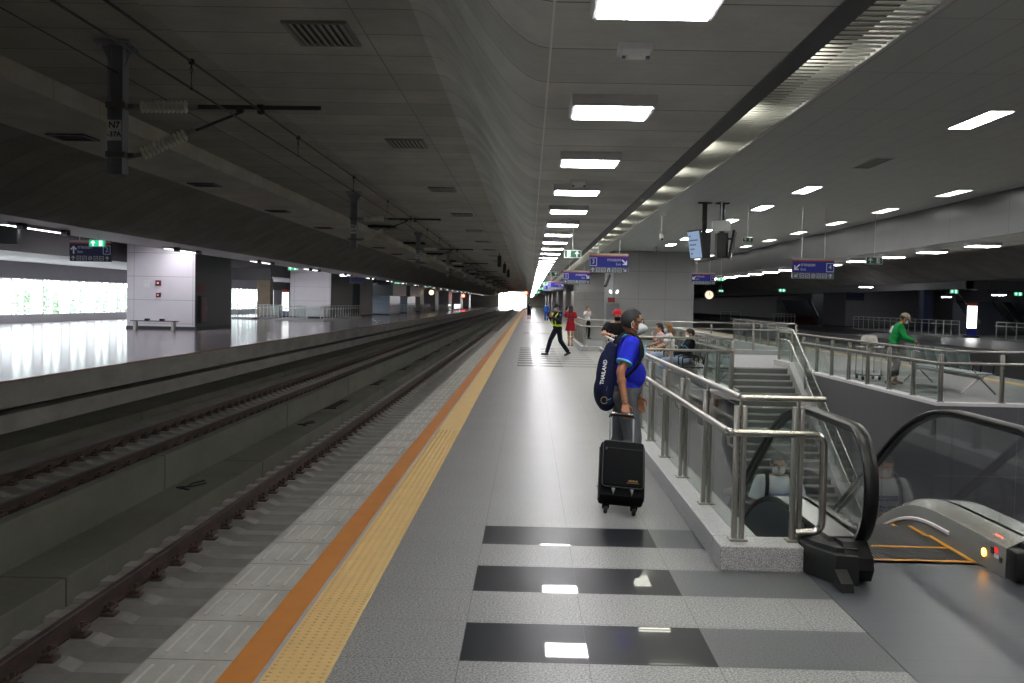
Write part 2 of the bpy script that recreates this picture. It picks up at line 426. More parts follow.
def person(label, loc, rz, P, L, vox=.012, group=None):
    """P: pose (joints in the person's own frame, facing +Y), L: look"""
    t = thing('person', label, 'person', loc, rz, group)
    S = L.get('h', 1.68)/1.68; fem = L.get('fem', 0); fat = L.get('belly', 0)
    g = lambda k, d: V(P.get(k, d))*S
    hip = g('hip', (0,0,.90)); neck = g('neck', (0,.005,1.415))
    u = (neck-hip).normalized(); sl = (neck-hip).length; tw = P.get('twist', 0)
    F = frame(u, (math.cos(tw), math.sin(tw), 0)); r, f = F.col[0].copy(), F.col[1].copy()
    pr = V((math.cos(P.get('hiptwist', 0)), math.sin(P.get('hiptwist', 0)), 0))
    sw = (.150 if fem else .172)*S; T = lambda a: hip + u*sl*a
    sh = {+1: T(.875)+r*sw, -1: T(.875)-r*sw}
    el = {+1: g('elR', (.235,-.03,1.09)), -1: g('elL', (-.235,-.03,1.09))}
    wr = {+1: g('wrR', (.245,.05,.86)), -1: g('wrL', (-.245,.05,.86))}
    hp = {+1: hip+pr*.088*S-u*.03*S, -1: hip-pr*.088*S-u*.03*S}
    kn = {+1: g('knR', (.10,.02,.485)), -1: g('knL', (-.10,.02,.485))}
    an = {+1: g('anR', (.10,-.02,.09)), -1: g('anL', (-.10,-.02,.09))}
    ft = {+1: V(P.get('ftR', (.12,1,-.05))).normalized(), -1: V(P.get('ftL', (-.12,1,-.05))).normalized()}
    # head frame
    hq = Matrix.Rotation(P.get('yaw', 0), 3, 'Z') @ Matrix.Rotation(P.get('pitch', 0), 3, 'X')
    hc = neck + (u*.6 + V((0,0,.4))).normalized()*.125*S + V(P.get('headoff', (0,.02,0)))*S
    H4 = Matrix.Translation(hc) @ (hq.to_4x4()) @ Matrix.Scale(S, 4)
    hp_ = lambda x, y, z: H4 @ V((x, y, z))
    HR = hq
    skin = L.get('skin', M['skin'])
    # ---- body
    B = Blob(); A = .92 if fem else 1
    B.e(T(.0), (.160*S, .115*S, .12*S), F).e(T(.32)+f*fat*.55, (.140*A*S, (.100+fat)*S, .15*S), F).e(T(.68), (.158*A*S, .110*S, .17*S), F)
    B.e(T(-.06)-f*.035*S, (.14*S, .10*S, .10*S), F)
    if fem:
        for s in (1,-1): B.e(T(.66)+r*s*.07*S+f*.075*S, (.06*S, .055*S, .06*S), F)
    B.c(T(.845)-r*sw*.8, T(.845)+r*sw*.8, .062*S)
    for s in (1,-1): B.c(T(.965)+r*s*.035*S, sh[s], .052*S, .050*S)
    B.c(T(.97), hc-V((0,.0,.05))*S, .056*S*A, .052*S*A)
    B.e(hp_(0,-.012,.025), (.074*S,.092*S,.092*S), HR).e(hp_(0,.022,-.04), (.058*S,.070*S,.075*S), HR).e(hp_(0,.058,-.092), (.03*S,.028*S,.024*S), HR)
    B.e(hp_(0,-.02,-.02), (.066*S,.08*S,.07*S), HR)
    B.c(hp_(0,.088,.015), hp_(0,.108,-.018), .008*S, .0135*S).c(hp_(-.035,.078,.03), hp_(.035,.078,.03), .010*S)
    for s in (1,-1):
        B.e(hp_(s*.077,-.008,-.012), (.011*S,.021*S,.033*S), HR)
        B.c(sh[s], el[s], .050*S*A, .040*S*A).c(el[s], wr[s], .041*S*A, .027*S*A).e(sh[s]+(el[s]-sh[s])*.35, (.050*S*A,)*3)
        B.e(el[s]+(wr[s]-el[s])*.28, (.042*S*A,)*3)
        B.c(hp[s], kn[s], .088*S, .056*S).c(kn[s], an[s], .054*S, .036*S).e(kn[s]+(an[s]-kn[s])*.3-V((0,.012,0)), (.054*S,.056*S,.07*S))
        B.c(an[s]-ft[s]*.035*S-V((0,0,.045))*S, an[s]+ft[s]*.13*S-V((0,0,.06))*S, .034*S, .026*S).c(an[s], an[s]+ft[s]*.05*S-V((0,0,.04))*S, .036*S, .032*S)
        hd = P.get('hR' if s > 0 else 'hL', {})
        fd = (wr[s]-el[s]).normalized(); d = V(hd.get('d', fd)); n = V(hd.get('n', (-s,0,0))); a = V(hd.get('a', (0,1,0)))
        add_hand(B, wr[s], d, n, a, curl=hd.get('curl', .35), s=S*(1.0 if not fem else .92), thumb=hd.get('thumb', .5))
    obj('body', B.build('body', vox, L.get('sm', 4)), skin, t)
    # ---- eyes, brows
    for s in (1,-1):
        if L.get('face', 1):
            e = MB().ell(hp_(s*.031,.079,.008), (.0125*S,)*3, HR, 12, 8); eo = obj('eye', e, M['eyew'], t, True)
            e = MB().ell(hp_(s*.0315,.0885,.008), (.0058*S,.0045*S,.0058*S), HR, 10, 6); obj('iris', e, M['eyed'], eo, True)
            e = MB().tube([hp_(s*.048,.076,.03), hp_(s*.032,.087,.036), hp_(s*.016,.088,.032)], .0042*S, 6); obj('eyebrow', e, L.get('haircol', M['hair']), t, True)
    if L.get('mouth'):
        e = MB().tube([hp_(-.022,.083,-.058), hp_(0,.092,-.056), hp_(.022,.083,-.058)], .006*S, 8); obj('mouth', e, plain('lips', (140,80,72), .5), t, True)
    # ---- hair
    hm = L.get('haircol', M['hair']); hs = L.get('hair', 'short')
    if hs:
        def keep(c):
            x, y, z = c
            if hs == 'short': return not (y > .052 and z < .075) and not (z < -.01 and y > -.022) and z > -.065 and not (abs(x) > .062 and y > .03 and z < .045)
            return not (y > .045 and z < .070) and not (z < -.0 and y > .018) and z > -.09
        rr = random.Random(3)
        def push(c):
            q = V(c); k = 1+.045*rr.random(); return (q.x*k, q.y*k, q.z*k)
        shell((0,-.012,.024), (.083,.101,.103), keep, .010, H4, 'hair', hm, t, 40, 28, push)
        if hs in ('long', 'pony'):
            B = Blob(); ln = L.get('hairlen', .32); back = -f
            p0 = hp_(0,-.055,.03); p1 = hp_(0,-.085,-.08); p2 = p1 + (back*.02 - u*ln)*1.0
            if hs == 'pony': B.c(hp_(0,-.09,.02), p1, .035*S, .045*S).c(p1, p2, .045*S, .02*S)
            else:
                B.e(p0, (.088*S,.06*S,.10*S), HR)
                for x in (-.05, 0, .05): B.c(hp_(x,-.06,.0), hp_(x*1.1,-.085,-.09), .042*S, .044*S).c(hp_(x*1.1,-.085,-.09), hp_(x*1.1,-.085,-.09)+(back*.025-u*(ln-abs(x)*.5)), .044*S, .022*S)
                for s in (1,-1): B.c(hp_(s*.075,.0,.03), hp_(s*.082,-.005,-.09), .02*S, .024*S)
            obj('hair_length', B.build('hair_length', max(vox, .009), 3), hm, t)
    # ---- headgear
    if L.get('cap'):
        cm = L['cap']
        c = shell((0,-.008,.030), (.090,.108,.106), lambda c: c[2] > .028, .008, H4, 'cap', cm, t)
        vs = []; nn = 14
        for k in range(nn+1):
            a = -1.05+2.1*k/nn; vs.append((.085*math.sin(a), .088*math.cos(a), .036)); 
        for k in range(nn+1):
            a = -1.05+2.1*k/nn; vs.append((.092*math.sin(a), .088*math.cos(a)+.072*max(0, math.cos(a*1.25)), .028-.012*max(0,math.cos(a))))
        n1 = len(vs); vs += [(x, y, z-.006) for x, y, z in vs]; fs = []
        for k in range(nn):
            fs += [(k, k+1, nn+2+k, nn+1+k), (n1+k+1, n1+k, n1+nn+1+k, n1+nn+2+k), (nn+1+k, nn+2+k, n1+nn+2+k, n1+nn+1+k), (k+1, k, n1+k, n1+k+1)]
        obj('visor', MB().add([H4 @ V(p) for p in vs], fs), L.get('visor', cm), c, 40)
        if L.get('capmark'): obj('cap_band', MB().ell(hp_(0,.094,.072), (.03*S,.012*S,.016*S), HR), L['capmark'], c, True)
    # ---- mask
    mk = L.get('mask')
    if mk:
        ridge = L.get('kn95', 0)
        def pushm(c):
            q = V(c); 
            if ridge: q.y += .030*max(0, 1-abs(q.x)/.062)*max(0, 1-abs(q.z+.045)/.075)
            return q
        mo = shell((0,.030,-.048), (.067,.080,.060), lambda c: c[1] > .032-.25*max(0, abs(c[2]+.048)-.03), .004, H4, 'face_mask', mk, t, 36, 24, pushm)
        for s in (1,-1):
            lp = MB().tube([hp_(s*.062,.055,-.02), hp_(s*.078,.020,.008), hp_(s*.086,-.012,.016), hp_(s*.088,-.028,-.006), hp_(s*.084,-.02,-.036), hp_(s*.078,.01,-.062), hp_(s*.060,.05,-.078)], .0022*S, 6)
            obj('ear_loop', lp, mk, mo, True)
    if L.get('glasses'):
        gm = L['glasses']; G = MB()
        for s in (1,-1):
            G.tube([hp_(s*(.034+.022*math.cos(a)), .096-.004*abs(math.cos(a)), .006+.016*math.sin(a)) for a in [2*PI*k/14 for k in range(15)]], .0022*S, 6, False)
            G.tube([hp_(s*.056,.092,.010), hp_(s*.072,.062,.012), hp_(s*.083,-.005,.014)], .0042*S, 6)
        G.tube([hp_(-.012,.098,.010), hp_(0,.104,.013), hp_(.012,.098,.010)], .0022*S, 6)
        go = obj('glasses', G, gm, t, True)
        for s in (1,-1): obj('lens', MB().ell(hp_(s*.034,.0945,.006), (.021*S,.0016*S,.0155*S), HR), M['clear'], go, True)
    # ---- clothes
    top = L.get('top')
    if top:
        hem = L.get('hem', -.02); B = Blob(); G = L.get('loose', .016)*S; sl_ = L.get('sleeve', 'short')
        B.e(T(.02), (.160*S+G, .118*S+G, .16*S), F).e(T(.32)+f*fat*.55, (.142*A*S+G, (.102+fat)*S+G, .16*S), F).e(T(.68), (.160*A*S+G, .112*S+G, .17*S+G), F)
        if fem:
            for s in (1,-1): B.e(T(.66)+r*s*.07*S+f*.075*S, (.065*S, .062*S, .065*S), F)
        B.c(T(.835)-r*sw*.85, T(.835)+r*sw*.85, .064*S+G*.8)
        for s in (1,-1): B.c(T(.955)+r*s*.03*S, sh[s], .050*S+G*.7, .050*S+G*.9)
        for s in (1,-1):
            if sl_ == 'short':
                e = sh[s]+(el[s]-sh[s])*L.get('slen', .66); B.c(sh[s], sh[s]+(el[s]-sh[s])*.3, .055*S*A+G, .054*S*A+G).k(sh[s], e, .056*S*A+G, .050*S*A+G*1.3)
            elif sl_ == 'long':
                e = wr[s]-(wr[s]-el[s]).normalized()*.01*S
                B.c(sh[s], el[s], .056*S*A+G, .047*S*A+G*.8).k(el[s], e, .046*S*A+G*.8, .034*S*A+G*.7).c(el[s], el[s], .046*S+G*.8)
        if L.get('skirt'):
            zz = L['skirt']; kz = min(kn[1].z, kn[-1].z); c0 = T(.05); c1 = V((hip.x*.4+(kn[1].x+kn[-1].x)*.3, hip.y*.4+(kn[1].y+kn[-1].y)*.3, zz*S))
            B.k(c0, c1, .165*S, .225*S).k(T(.25), c0, .13*S, .17*S)
            cuts = [(c1+V((0,0,.006)), (0,0,-1))]
        else: cuts = [(T(hem), -u)]
        cuts.append((T(1.0)-f*.0, u))
        to = obj('dress' if L.get('skirt') else L.get('topname', 'shirt'), B.build('top', vox, L.get('sm', 4), cuts), top, t)
        if L.get('collar'):
            pts = []; C2 = MB()
            for k in range(19):
                a = -PI*.94+2*PI*.94*k/18+PI/2+PI; q = T(.985)+r*math.cos(a)*.070*S+f*math.sin(a)*.068*S - u*(.022*S*max(0, -math.sin(a))*0 + .055*S*max(0, math.sin(a)))
                pts.append(q)
            C2.tube(pts, .020*S, 8); obj('collar', C2, L['collar'], to, True, 'light blue collar')
            C2 = MB().cbox(-.014*S, .014*S, -.006*S, .006*S, -.10*S, .02*S, .003, Matrix.Translation(T(.82)+f*(.128*S+G)) @ F.to_4x4()); obj('placket', C2, L['collar'], to)
            for s in (1,-1):
                e = sh[s]+(el[s]-sh[s])*L.get('slen', .66); dd = (el[s]-sh[s]).normalized()
                obj('cuff_trim', MB().tube([e-dd*.012*S, e+dd*.001*S], .0535*S+G*1.3, 20), L['collar'], to, 40, 'light blue sleeve trim')
    bt = L.get('bottom')
    if bt:
        B = Blob(); G = L.get('bloose', .014)*S; wa = L.get('waist', .16); ce = L.get('crop', .97)
        B.e(T(.02), (.162*S+G, .118*S+G, .15*S), F).e(T(-.06)-f*.035*S, (.142*S+G, .10*S+G, .105*S), F).k(T(0), T(wa+.04), .15*S, .14*S)
        for s in (1,-1):
            e = kn[s]+(an[s]-kn[s])*ce
            B.c(hp[s], kn[s], .090*S+G, .062*S+G).k(kn[s], e, .062*S+G, .046*S+G*1.4).c(kn[s], kn[s]+(an[s]-kn[s])*.2, .060*S+G, .058*S+G)
        bo = obj(L.get('botname', 'trousers'), B.build('trousers', vox, L.get('sm', 4), [(T(wa), u)]), bt, t)
        if L.get('belt'): obj('belt', MB().tube([T(wa-.03), T(wa+.02)], .150*S+G, 24), L['belt'], bo, 40)
    so = L.get('shoe')
    if so:
        for s in (1,-1):
            q = ft[s]; up = (V((0,0,1)) - q*q.z).normalized(); base = an[s] - up*.078*S
            B = Blob(); B.c(base-q*.04*S+up*.036*S, base+q*.06*S+up*.034*S, .042*S, .043*S).c(base+q*.06*S+up*.030*S, base+q*.155*S+up*.022*S, .043*S, .034*S).c(base+up*.04*S, an[s]+up*.01*S, .044*S, .046*S)
            sh_ = obj('shoe', B.build('shoe', max(.006, vox*.7), 3, [(base-up*.004*S, -up)]), so, t)
            if L.get('sole'):
                X = q.cross(up); pr_ = [(-.082,-.03),(-.07,-.043),(.05,-.047),(.15,-.036),(.185,-.018),(.19,0),(.185,.018),(.15,.036),(.05,.047),(-.07,.043),(-.082,.03)]
                vs = [base+q*a*S+X*b*S+up*h*S for h in (-.012, .012) for a, b in pr_]; nn = len(pr_)
                obj('sole', MB().add(vs, [(i,(i+1)%nn,nn+(i+1)%nn,nn+i) for i in range(nn)]+[tuple(range(nn)), tuple(range(nn,2*nn))]), L['sole'], sh_)
    return t, dict(T=T, r=r, f=f, u=u, F=F, hc=hc, H4=H4, sh=sh, el=el, wr=wr, S=S, hp=hp, kn=kn, an=an)
# ------------------------------------------------------------------ the people and what they carry
polo = cloth('royal blue polo cotton', (38,48,196)); lblue = cloth('light blue trim', (112,190,238))
grey_tr = cloth('charcoal trousers', (94,96,102)); navycloth = cloth('navy pack cloth', (26,32,62))
blackcloth = cloth('black cloth', (26,27,31)); darknavy = cloth('dark navy uniform', (24,27,40)); redcloth = cloth('dark red dress cloth', (142,26,36))
coverall = cloth('blue coverall cloth', (48,88,164)); whitecloth = cloth('white cotton', (214,216,222)); pinkcloth = cloth('pale pink cotton', (214,176,182))
greencloth = cloth('green cotton', (30,140,72)); khaki = cloth('khaki cap cloth', (150,140,122)); paleskirt = cloth('pale blue grey skirt cloth', (150,160,190))
bluewhite = cloth('blue and white bag cloth', (120,170,214)); whiteshoe = plain('white trainer', (205,205,205), .6); blackshoe = plain('black shoe leather', (22,22,24), .35)
solew = plain('pale rubber sole', (190,190,188), .7); hivis = plain('fluorescent yellow band', (206,226,40), .6, 0, .05); capred = cloth('red cap cloth', (176,44,48)); capblack = cloth('dark cap cloth', (30,32,40))
phone_m = plain('black phone glass', (18,18,22), .15); brass = plain('olive spectacle frame', (70,48,30), .35); gold = plain('faded gold print', (140,112,58), .6)

def phone(loc, rot, label):
    t = thing('phone', label, 'phone', loc); t.rotation_euler = rot
    obj('phone_case', MB().cbox(-.037,.037,-.004,.004,-.075,.075,.003), phone_m, t)
    obj('screen', MB().cbox(-.033,.033,-.006,-.0035,-.069,.069,.001), plain('phone screen', (60,70,86), .1), t)
    return t

# main traveller
man, I = person('man in a royal blue polo shirt and white mask, one hand on a suitcase handle', (.94,9.6,0), -PI/2,
    dict(hip=(0,-.045,.91), neck=(0,-.005,1.425), headoff=(0,.012,-.004), yaw=.06, pitch=-.02,
         elR=(.285,-.115,1.105), wrR=(.372,-.075,.842), hR=dict(d=(.50,0,-.86), n=(-.86,0,-.50), a=(0,1,0), curl=.62, thumb=.9),
         elL=(-.235,-.03,1.10), wrL=(-.25,.105,.85), hL=dict(d=(0,.25,-1), n=(1,0,0), a=(0,1,0), curl=.42),
         knR=(.095,.03,.49), anR=(.095,-.10,.085), ftR=(.05,1,0), knL=(-.10,-.06,.48), anL=(-.085,-.185,.09), ftL=(-.06,1,-.15)),
    dict(h=1.685, belly=.038, top=polo, hem=.02, loose=.017, sleeve='short', slen=.68, collar=lblue, bottom=grey_tr, bloose=.022, waist=.10, shoe=whiteshoe, sole=solew,
         mask=M['maskw'], kn95=1, glasses=brass, hair='short', sm=5), vox=.0062)
T, r_, f_, S_ = I['T'], I['r'], I['f'], I['S']
obj('wristwatch', MB().lathe([(.029,-.006),(.031,-.004),(.031,.004),(.029,.006)], (0,0,0), 18), gold, man).matrix_local = Matrix.Translation(V((.362,-.078,.868))*S_) @ V((.372-.285,.04,.842-1.105)).to_track_quat('Z','Y').to_matrix().to_4x4()
obj('shirt_emblem', MB().tube([T(.80)+f_*.140+r_*.05+V((.012*math.cos(a),0,.008*math.sin(a))) for a in (0,1,2,3,4)], .003, 6), lblue, man)

bp = thing('backpack', 'navy backpack with white lettering, worn by the man in the blue polo', 'backpack', (.94,9.6,0), -PI/2)
B = Blob(); B.e((0,-.215,1.02), (.150,.10,.29)).e((0,-.225,.92), (.150,.110,.18)).e((0,-.185,1.22), (.115,.07,.155)).e((0,-.215,.83), (.135,.09,.10)).e((0,-.20,1.05),(.14,.09,.26))
obj('pack_body', B.build('pack_body', .012, 8), navycloth, bp)
obj('top_grab_loop', MB().tube(rnd([(-.03,-.145,1.37),(-.03,-.14,1.42),(.03,-.14,1.42),(.03,-.145,1.37)], .02), .007, 8), blackcloth, bp)
for s in (1,-1):
    pts = [(s*.085,-.14,1.36),(s*.100,-.075,1.445),(s*.115,-.005,1.447),(s*.138,.055,1.385),(s*.158,.078,1.29),(s*.172,.055,1.19),(s*.168,-.03,1.08),(s*.145,-.14,.98)]
    q = MB(); P_ = [V(p)*1.0 for p in pts]
    # padded flat strap: a wide and a narrow lobe
    fine = []
    for i in range(len(P_)-1):
        for k in range(5):
            t = k/5; a = P_[max(i-1,0)]; b = P_[i]; c = P_[i+1]; d = P_[min(i+2,len(P_)-1)]
            fine.append(.5*((2*b)+(c-a)*t+(2*a-5*b+4*c-d)*t*t+(3*b-a-3*c+d)*t**3))
    fine.append(P_[-1]); vs = []; n = len(fine)
    for i, p in enumerate(fine):
        d = (fine[min(i+1,n-1)]-fine[max(i-1,0)]).normalized(); o = (p-V((0,-.01,p.z))); o = V((p.x*.6, p.y*1.0, .02+max(0,p.z-1.38)*4)); o = (o-d*o.dot(d)).normalized(); w = d.cross(o).normalized()
        hw = .026 if i < n*.62 else .013
        for (a, b) in ((-1,0),(1,0),(1,1),(-1,1)): vs.append(p+w*hw*a+o*(.004+.009*b))
    fs = [(i*4+k, i*4+(k+1)%4, (i+1)*4+(k+1)%4, (i+1)*4+k) for i in range(n-1) for k in range(4)] + [(0,1,2,3), tuple((n-1)*4+k for k in (3,2,1,0))]
    st = obj('shoulder_strap', q.add(vs, fs), blackcloth, bp, 50)
    obj('strap_buckle', MB().cbox(-.014,.014,-.02,.02,-.012,.012,.003, Matrix.Translation(V((s*.183,.055,1.19)))), M['rubber'], st)
obj('zip', MB().tube([(.128,-.20,1.10),(.140,-.215,1.0),(.144,-.225,.93)], .0035, 6), plain('grey zip', (90,90,100), .4), bp)
q = text('lettering', 'THAILAND', .046, (.156,-.255,1.10), M['white'], bp, rot=(PI/2,-PI/2+.14,PI/2), bold=.0012)
EM = MB().tube([(.158,-.245+.030*math.cos(a), .845+.030*math.sin(a)) for a in [.5+k*.33 for k in range(17)]], .0045, 6)
obj('ring_emblem', EM, gold, bp, True, 'gold ring emblem')
obj('emblem_swoosh', MB().tube([(.158,-.23,.845),(.160,-.205,.852),(.156,-.18,.865)], [.006,.005,.002], 6), plain('teal print', (40,110,140), .5), bp, True)

# suitcase
sc = thing('suitcase', 'black wheeled cabin suitcase tilted beside the man in the blue polo', 'suitcase', (.765,8.45,0))
sc.rotation_euler = (math.radians(-40), math.radians(4.5), 0)
case_m = plain('black ballistic nylon', (10,11,14), .85, 0, .2, 40, .15); trim_m = plain('grey piping', (62,64,68), .6)
obj('shell', MB().cbox(-.185,.185,-.175,-.005,.075,.60,.03), case_m, sc, 40)
fp = obj('front_panel', MB().cbox(-.168,.168,-.215,-.165,.15,.585,.024), case_m, sc, 40)
def loop(x, z0, z1, y): return rnd([(0,y,z0),(-x,y,z0),(-x,y,z1),(x,y,z1),(x,y,z0),(0,y,z0)], .035, 5)
obj('piping', MB().tube(loop(.168,.15,.585,-.197), .0045, 8), trim_m, fp, True, 'grey piping')
obj('pocket_zip', MB().cbox(-.145,.150,-.219,-.213,.500,.507,.002), M['rubber'], fp)
obj('zip_puller', MB().cbox(-.150,-.138,-.222,-.214,.478,.507,.002), trim_m, fp)
lg = MB()
for k in range(9): lg.cbox(.042+k*.0085, .048+k*.0085, -.218,-.2145, .196,.208+.003*(k%3),.0008)
for k in range(11): lg.cbox(.030+k*.009, .0355+k*.009, -.218,-.2145, .182,.188,.0008)
obj('badge', lg, gold, fp, False, 'faded gold badge')
for s in (1,-1):
    obj('corner_foot', MB().prism([(s*.075-.014,.135),(s*.075+.014,.135),(s*.075,.088)], 'y', -.205,-.17), plain('grey plastic foot', (110,112,116), .5), sc)
    w = MB().lathe([(.006,-.016),(.028,-.016),(.036,-.010),(.036,.010),(.028,.016),(.006,.016)], (s*.115,-.02,.036), 20, 'x'); wo = obj('wheel', w, M['rubber'], sc, 50)
    obj('wheel_housing', MB().cbox(s*.115-.028,s*.115+.028,-.06,.005,.045,.105,.012), case_m, wo, 40)
    obj('side_piping', MB().tube(loop(.17,.10,.59,-.09) if False else [(s*.187,-.09,.10),(s*.187,-.09,.58)], .004, 8), trim_m, sc, True)
    obj('handle_tube', MB().cbox(s*.10-.007,s*.10+.007,-.043,-.031,.55,.945,.003), plain('dull grey tube', (120,122,126), .5), sc, 40)
gr = obj('pull_handle', MB().tube(rnd([(-.102,-.037,.93),(-.098,-.037,.955),(0,-.037,.962),(.098,-.037,.955),(.102,-.037,.93)], .02), .0135, 12), M['rubber'], sc, True)
for s in (1,-1): obj('handle_inlay', MB().cbox(s*.07-.024,s*.07+.024,-.058,-.040,.958,.972,.004), M['steel'], gr, 40)
obj('top_handle', MB().tube(rnd([(-.07,-.09,.595),(-.06,-.09,.622),(.06,-.09,.622),(.07,-.09,.595)], .02), .009, 8), case_m, sc, True)

# security guard
g, I = person('security guard in black uniform, cap and yellow-edged vest striding along the platform', (.93,33.9,0), 2.1,
    dict(hip=(0,0,.885), neck=(0,.02,1.41), yaw=-.1, pitch=-.12, elR=(.225,.06,1.10), wrR=(.09,.27,1.26), hR=dict(d=(-.5,.5,.6), n=(-.6,-.5,0), a=(.2,-.3,.9), curl=.5),
         elL=(-.225,.05,1.10), wrL=(-.06,.28,1.24), hL=dict(d=(.6,.4,.6), n=(.6,-.5,0), a=(-.2,-.3,.9), curl=.5),
         knR=(.10,.20,.49), anR=(.10,.33,.09), ftR=(.08,1,.12), knL=(-.10,-.06,.48), anL=(-.10,-.36,.12), ftL=(-.08,1,-.32)),
    dict(h=1.70, top=darknavy, hem=.0, sleeve='long', bottom=darknavy, shoe=blackshoe, mask=M['maskb'], cap=capblack, capmark=plain('grey cap badge', (150,150,160), .4), hair='short', skin=M['skin'], waist=.14), vox=.010)
T, r_, f_, u_, S_ = I['T'], I['r'], I['f'], I['u'], I['S']
vest = Blob(); vest.e(T(.30), (.170*S_,.130*S_,.17*S_), I['F']).e(T(.66), (.186*S_,.142*S_,.19*S_), I['F'])
vo = obj('vest', vest.build('vest', .011, 4, [(T(.10), -u_), (T(.93), u_)]), blackcloth, g)
def ringpts(t, rx, ry, a0=0, a1=2*PI, n=24): return [T(t)+r_*rx*math.cos(a0+(a1-a0)*k/n)+f_*ry*math.sin(a0+(a1-a0)*k/n) for k in range(n+1)]
wb = MB()
for t, rx, ry in ((.12,.164,.124),(.16,.168,.128),(.20,.170,.131)): wb.tube(ringpts(t, rx*S_, ry*S_), .012, 6, False)
obj('waist_band', wb, hivis, vo, True, 'fluorescent yellow waist band')
for s in (1,-1):
    q = MB()
    for dx in (-.014, .004, .018): q.tube([T(.20)+f_*.135*S_+r_*s*(.10+dx)*S_, T(.5)+f_*.148*S_+r_*s*(.105+dx)*S_, T(.75)+f_*.135*S_+r_*s*(.12+dx)*S_, T(.93)+f_*.05*S_+r_*s*(.135+dx)*S_, T(.96)-f_*.04*S_+r_*s*(.13+dx)*S_], .011, 6)
    obj('vest_edging', q, hivis, vo, True, 'fluorescent yellow edging')
obj('shoulder_badge', MB().ell(T(.80)+r_*-.235*S_+f_*.03, (.02,.04,.045)), plain('violet blue badge', (90,90,190), .5), g, True)
phone((.93-math.sin(2.1)*.345, 33.9+math.cos(2.1)*.345, 1.36), (.3,0,2.1), 'black phone held up by the security guard')

# woman in red
w, I = person('long-haired woman in a dark red dress standing beside the far glass railing', (1.66,41.6,0), -.15,
    dict(elR=(.24,-.02,1.10), wrR=(.20,.17,.98), elL=(-.28,.08,1.20), wrL=(-.15,.12,1.44), hL=dict(d=(.4,.1,.9), n=(1,.2,0), a=(0,-1,.2), curl=.4), knR=(.08,.0,.48), knL=(-.08,.02,.48), anR=(.085,-.06,.08), anL=(-.07,.06,.08)),
    dict(h=1.64, fem=1, top=redcloth, skirt=.62, sleeve='short', slen=.8, hair='long', hairlen=.36, shoe=plain('tan flat shoe', (160,120,96), .5), skin=M['skin2'], mouth=1), vox=.011)
phone((1.66-.17, 41.72, 1.50), (.1,.3,.6), 'phone held to the ear of the woman in red')
# man in blue coverall
b_, I = person('person in a blue coverall with knee bands walking far up the platform', (1.6,97,0), -.05,
    dict(knR=(.10,.12,.49), anR=(.10,.18,.09), knL=(-.10,-.02,.48), anL=(-.10,-.24,.11), ftL=(-.1,1,-.4), elR=(.25,-.08,1.1), wrR=(.26,-.05,.85)),
    dict(h=1.66, top=coverall, sleeve='long', hem=-.04, bottom=coverall, bloose=.024, shoe=blackshoe, hair='short', skin=M['skin2'], face=0), vox=.016)
for s in (1,-1): obj('knee_band', MB().tube([I['kn'][s]-V((0,0,.10)), I['kn'][s]-V((0,0,.15))], .082, 14), M['white'], b_, 40, 'white reflective band')
k_, I = person('person in dark top and dark shorts walking away nearest the yellow strip, far off', (0,106,0), 0,
    dict(knR=(.10,.10,.49), anR=(.10,.12,.09), knL=(-.10,.02,.48), anL=(-.10,-.18,.10), elR=(.27,-.06,1.12), wrR=(.24,.12,1.0), elL=(-.27,-.06,1.12), wrL=(-.24,.12,1.0)),
    dict(h=1.68, top=darknavy, sleeve='long', hem=-.03, bottom=darknavy, crop=.05, bloose=.03, shoe=blackshoe, hair='short', face=0), vox=.016)
# red cap, leaning on the far rail
c_, I = person('person in a red cap and black T-shirt leaning on the glass railing', (1.66,19.98,0), PI+.05,
    dict(hip=(0,.0,.885), neck=(0,.13,1.385), yaw=.1, elR=(.27,.24,1.16), wrR=(.20,.42,1.165), elL=(-.27,.24,1.16), wrL=(-.16,.42,1.165), hR=dict(d=(-.8,.4,-.05), n=(0,.0,-1), a=(.4,.8,0), curl=.4), hL=dict(d=(.8,.4,-.05), n=(0,0,-1), a=(-.4,.8,0), curl=.4)),
    dict(h=1.66, top=blackcloth, slen=.7, bottom=blackcloth, shoe=blackshoe, cap=capred, mask=blackcloth, hair='short', skin=M['skin2']), vox=.010)
obj('mask_edge', MB().tube([I['H4'] @ V((s*.062, .085-.5*s*s*.0, -.012)) for s in (-1,-.5,0,.5,1)], .006, 6), M['maskw'], c_, True, 'white top edge of the black mask')

SIT = dict(hip=(0,-.03,.56), neck=(0,.01,1.075), knR=(.09,.42,.50), knL=(-.09,.42,.50), anR=(.09,.44,.09), anL=(-.09,.44,.09))
def sit(**k): d = dict(SIT); d.update(k); return d
w, I = person('seated woman in a pale pink top with a white hair clip, hand at her chin', (3.38,26.55,0), PI/2,
    sit(neck=(0,.05,1.07), pitch=-.15, elR=(.21,.16,.80), wrR=(.10,.26,.98), hR=dict(d=(-.3,.2,.9), n=(-.3,-.8,0), a=(0,-.4,.6), curl=.6), elL=(-.22,.12,.80), wrL=(-.10,.36,.70)),
    dict(h=1.60, fem=1, top=pinkcloth, bottom=cloth('pale beige trousers', (190,176,168)), shoe=whiteshoe, hair='pony', hairlen=.22, skin=M['skin2'], mouth=1), vox=.010)
obj('hair_clip', MB().ell(I['H4'] @ V((.05,-.075,.085)), (.022,.03,.022)), M['white'], w, True, 'white hair clip')
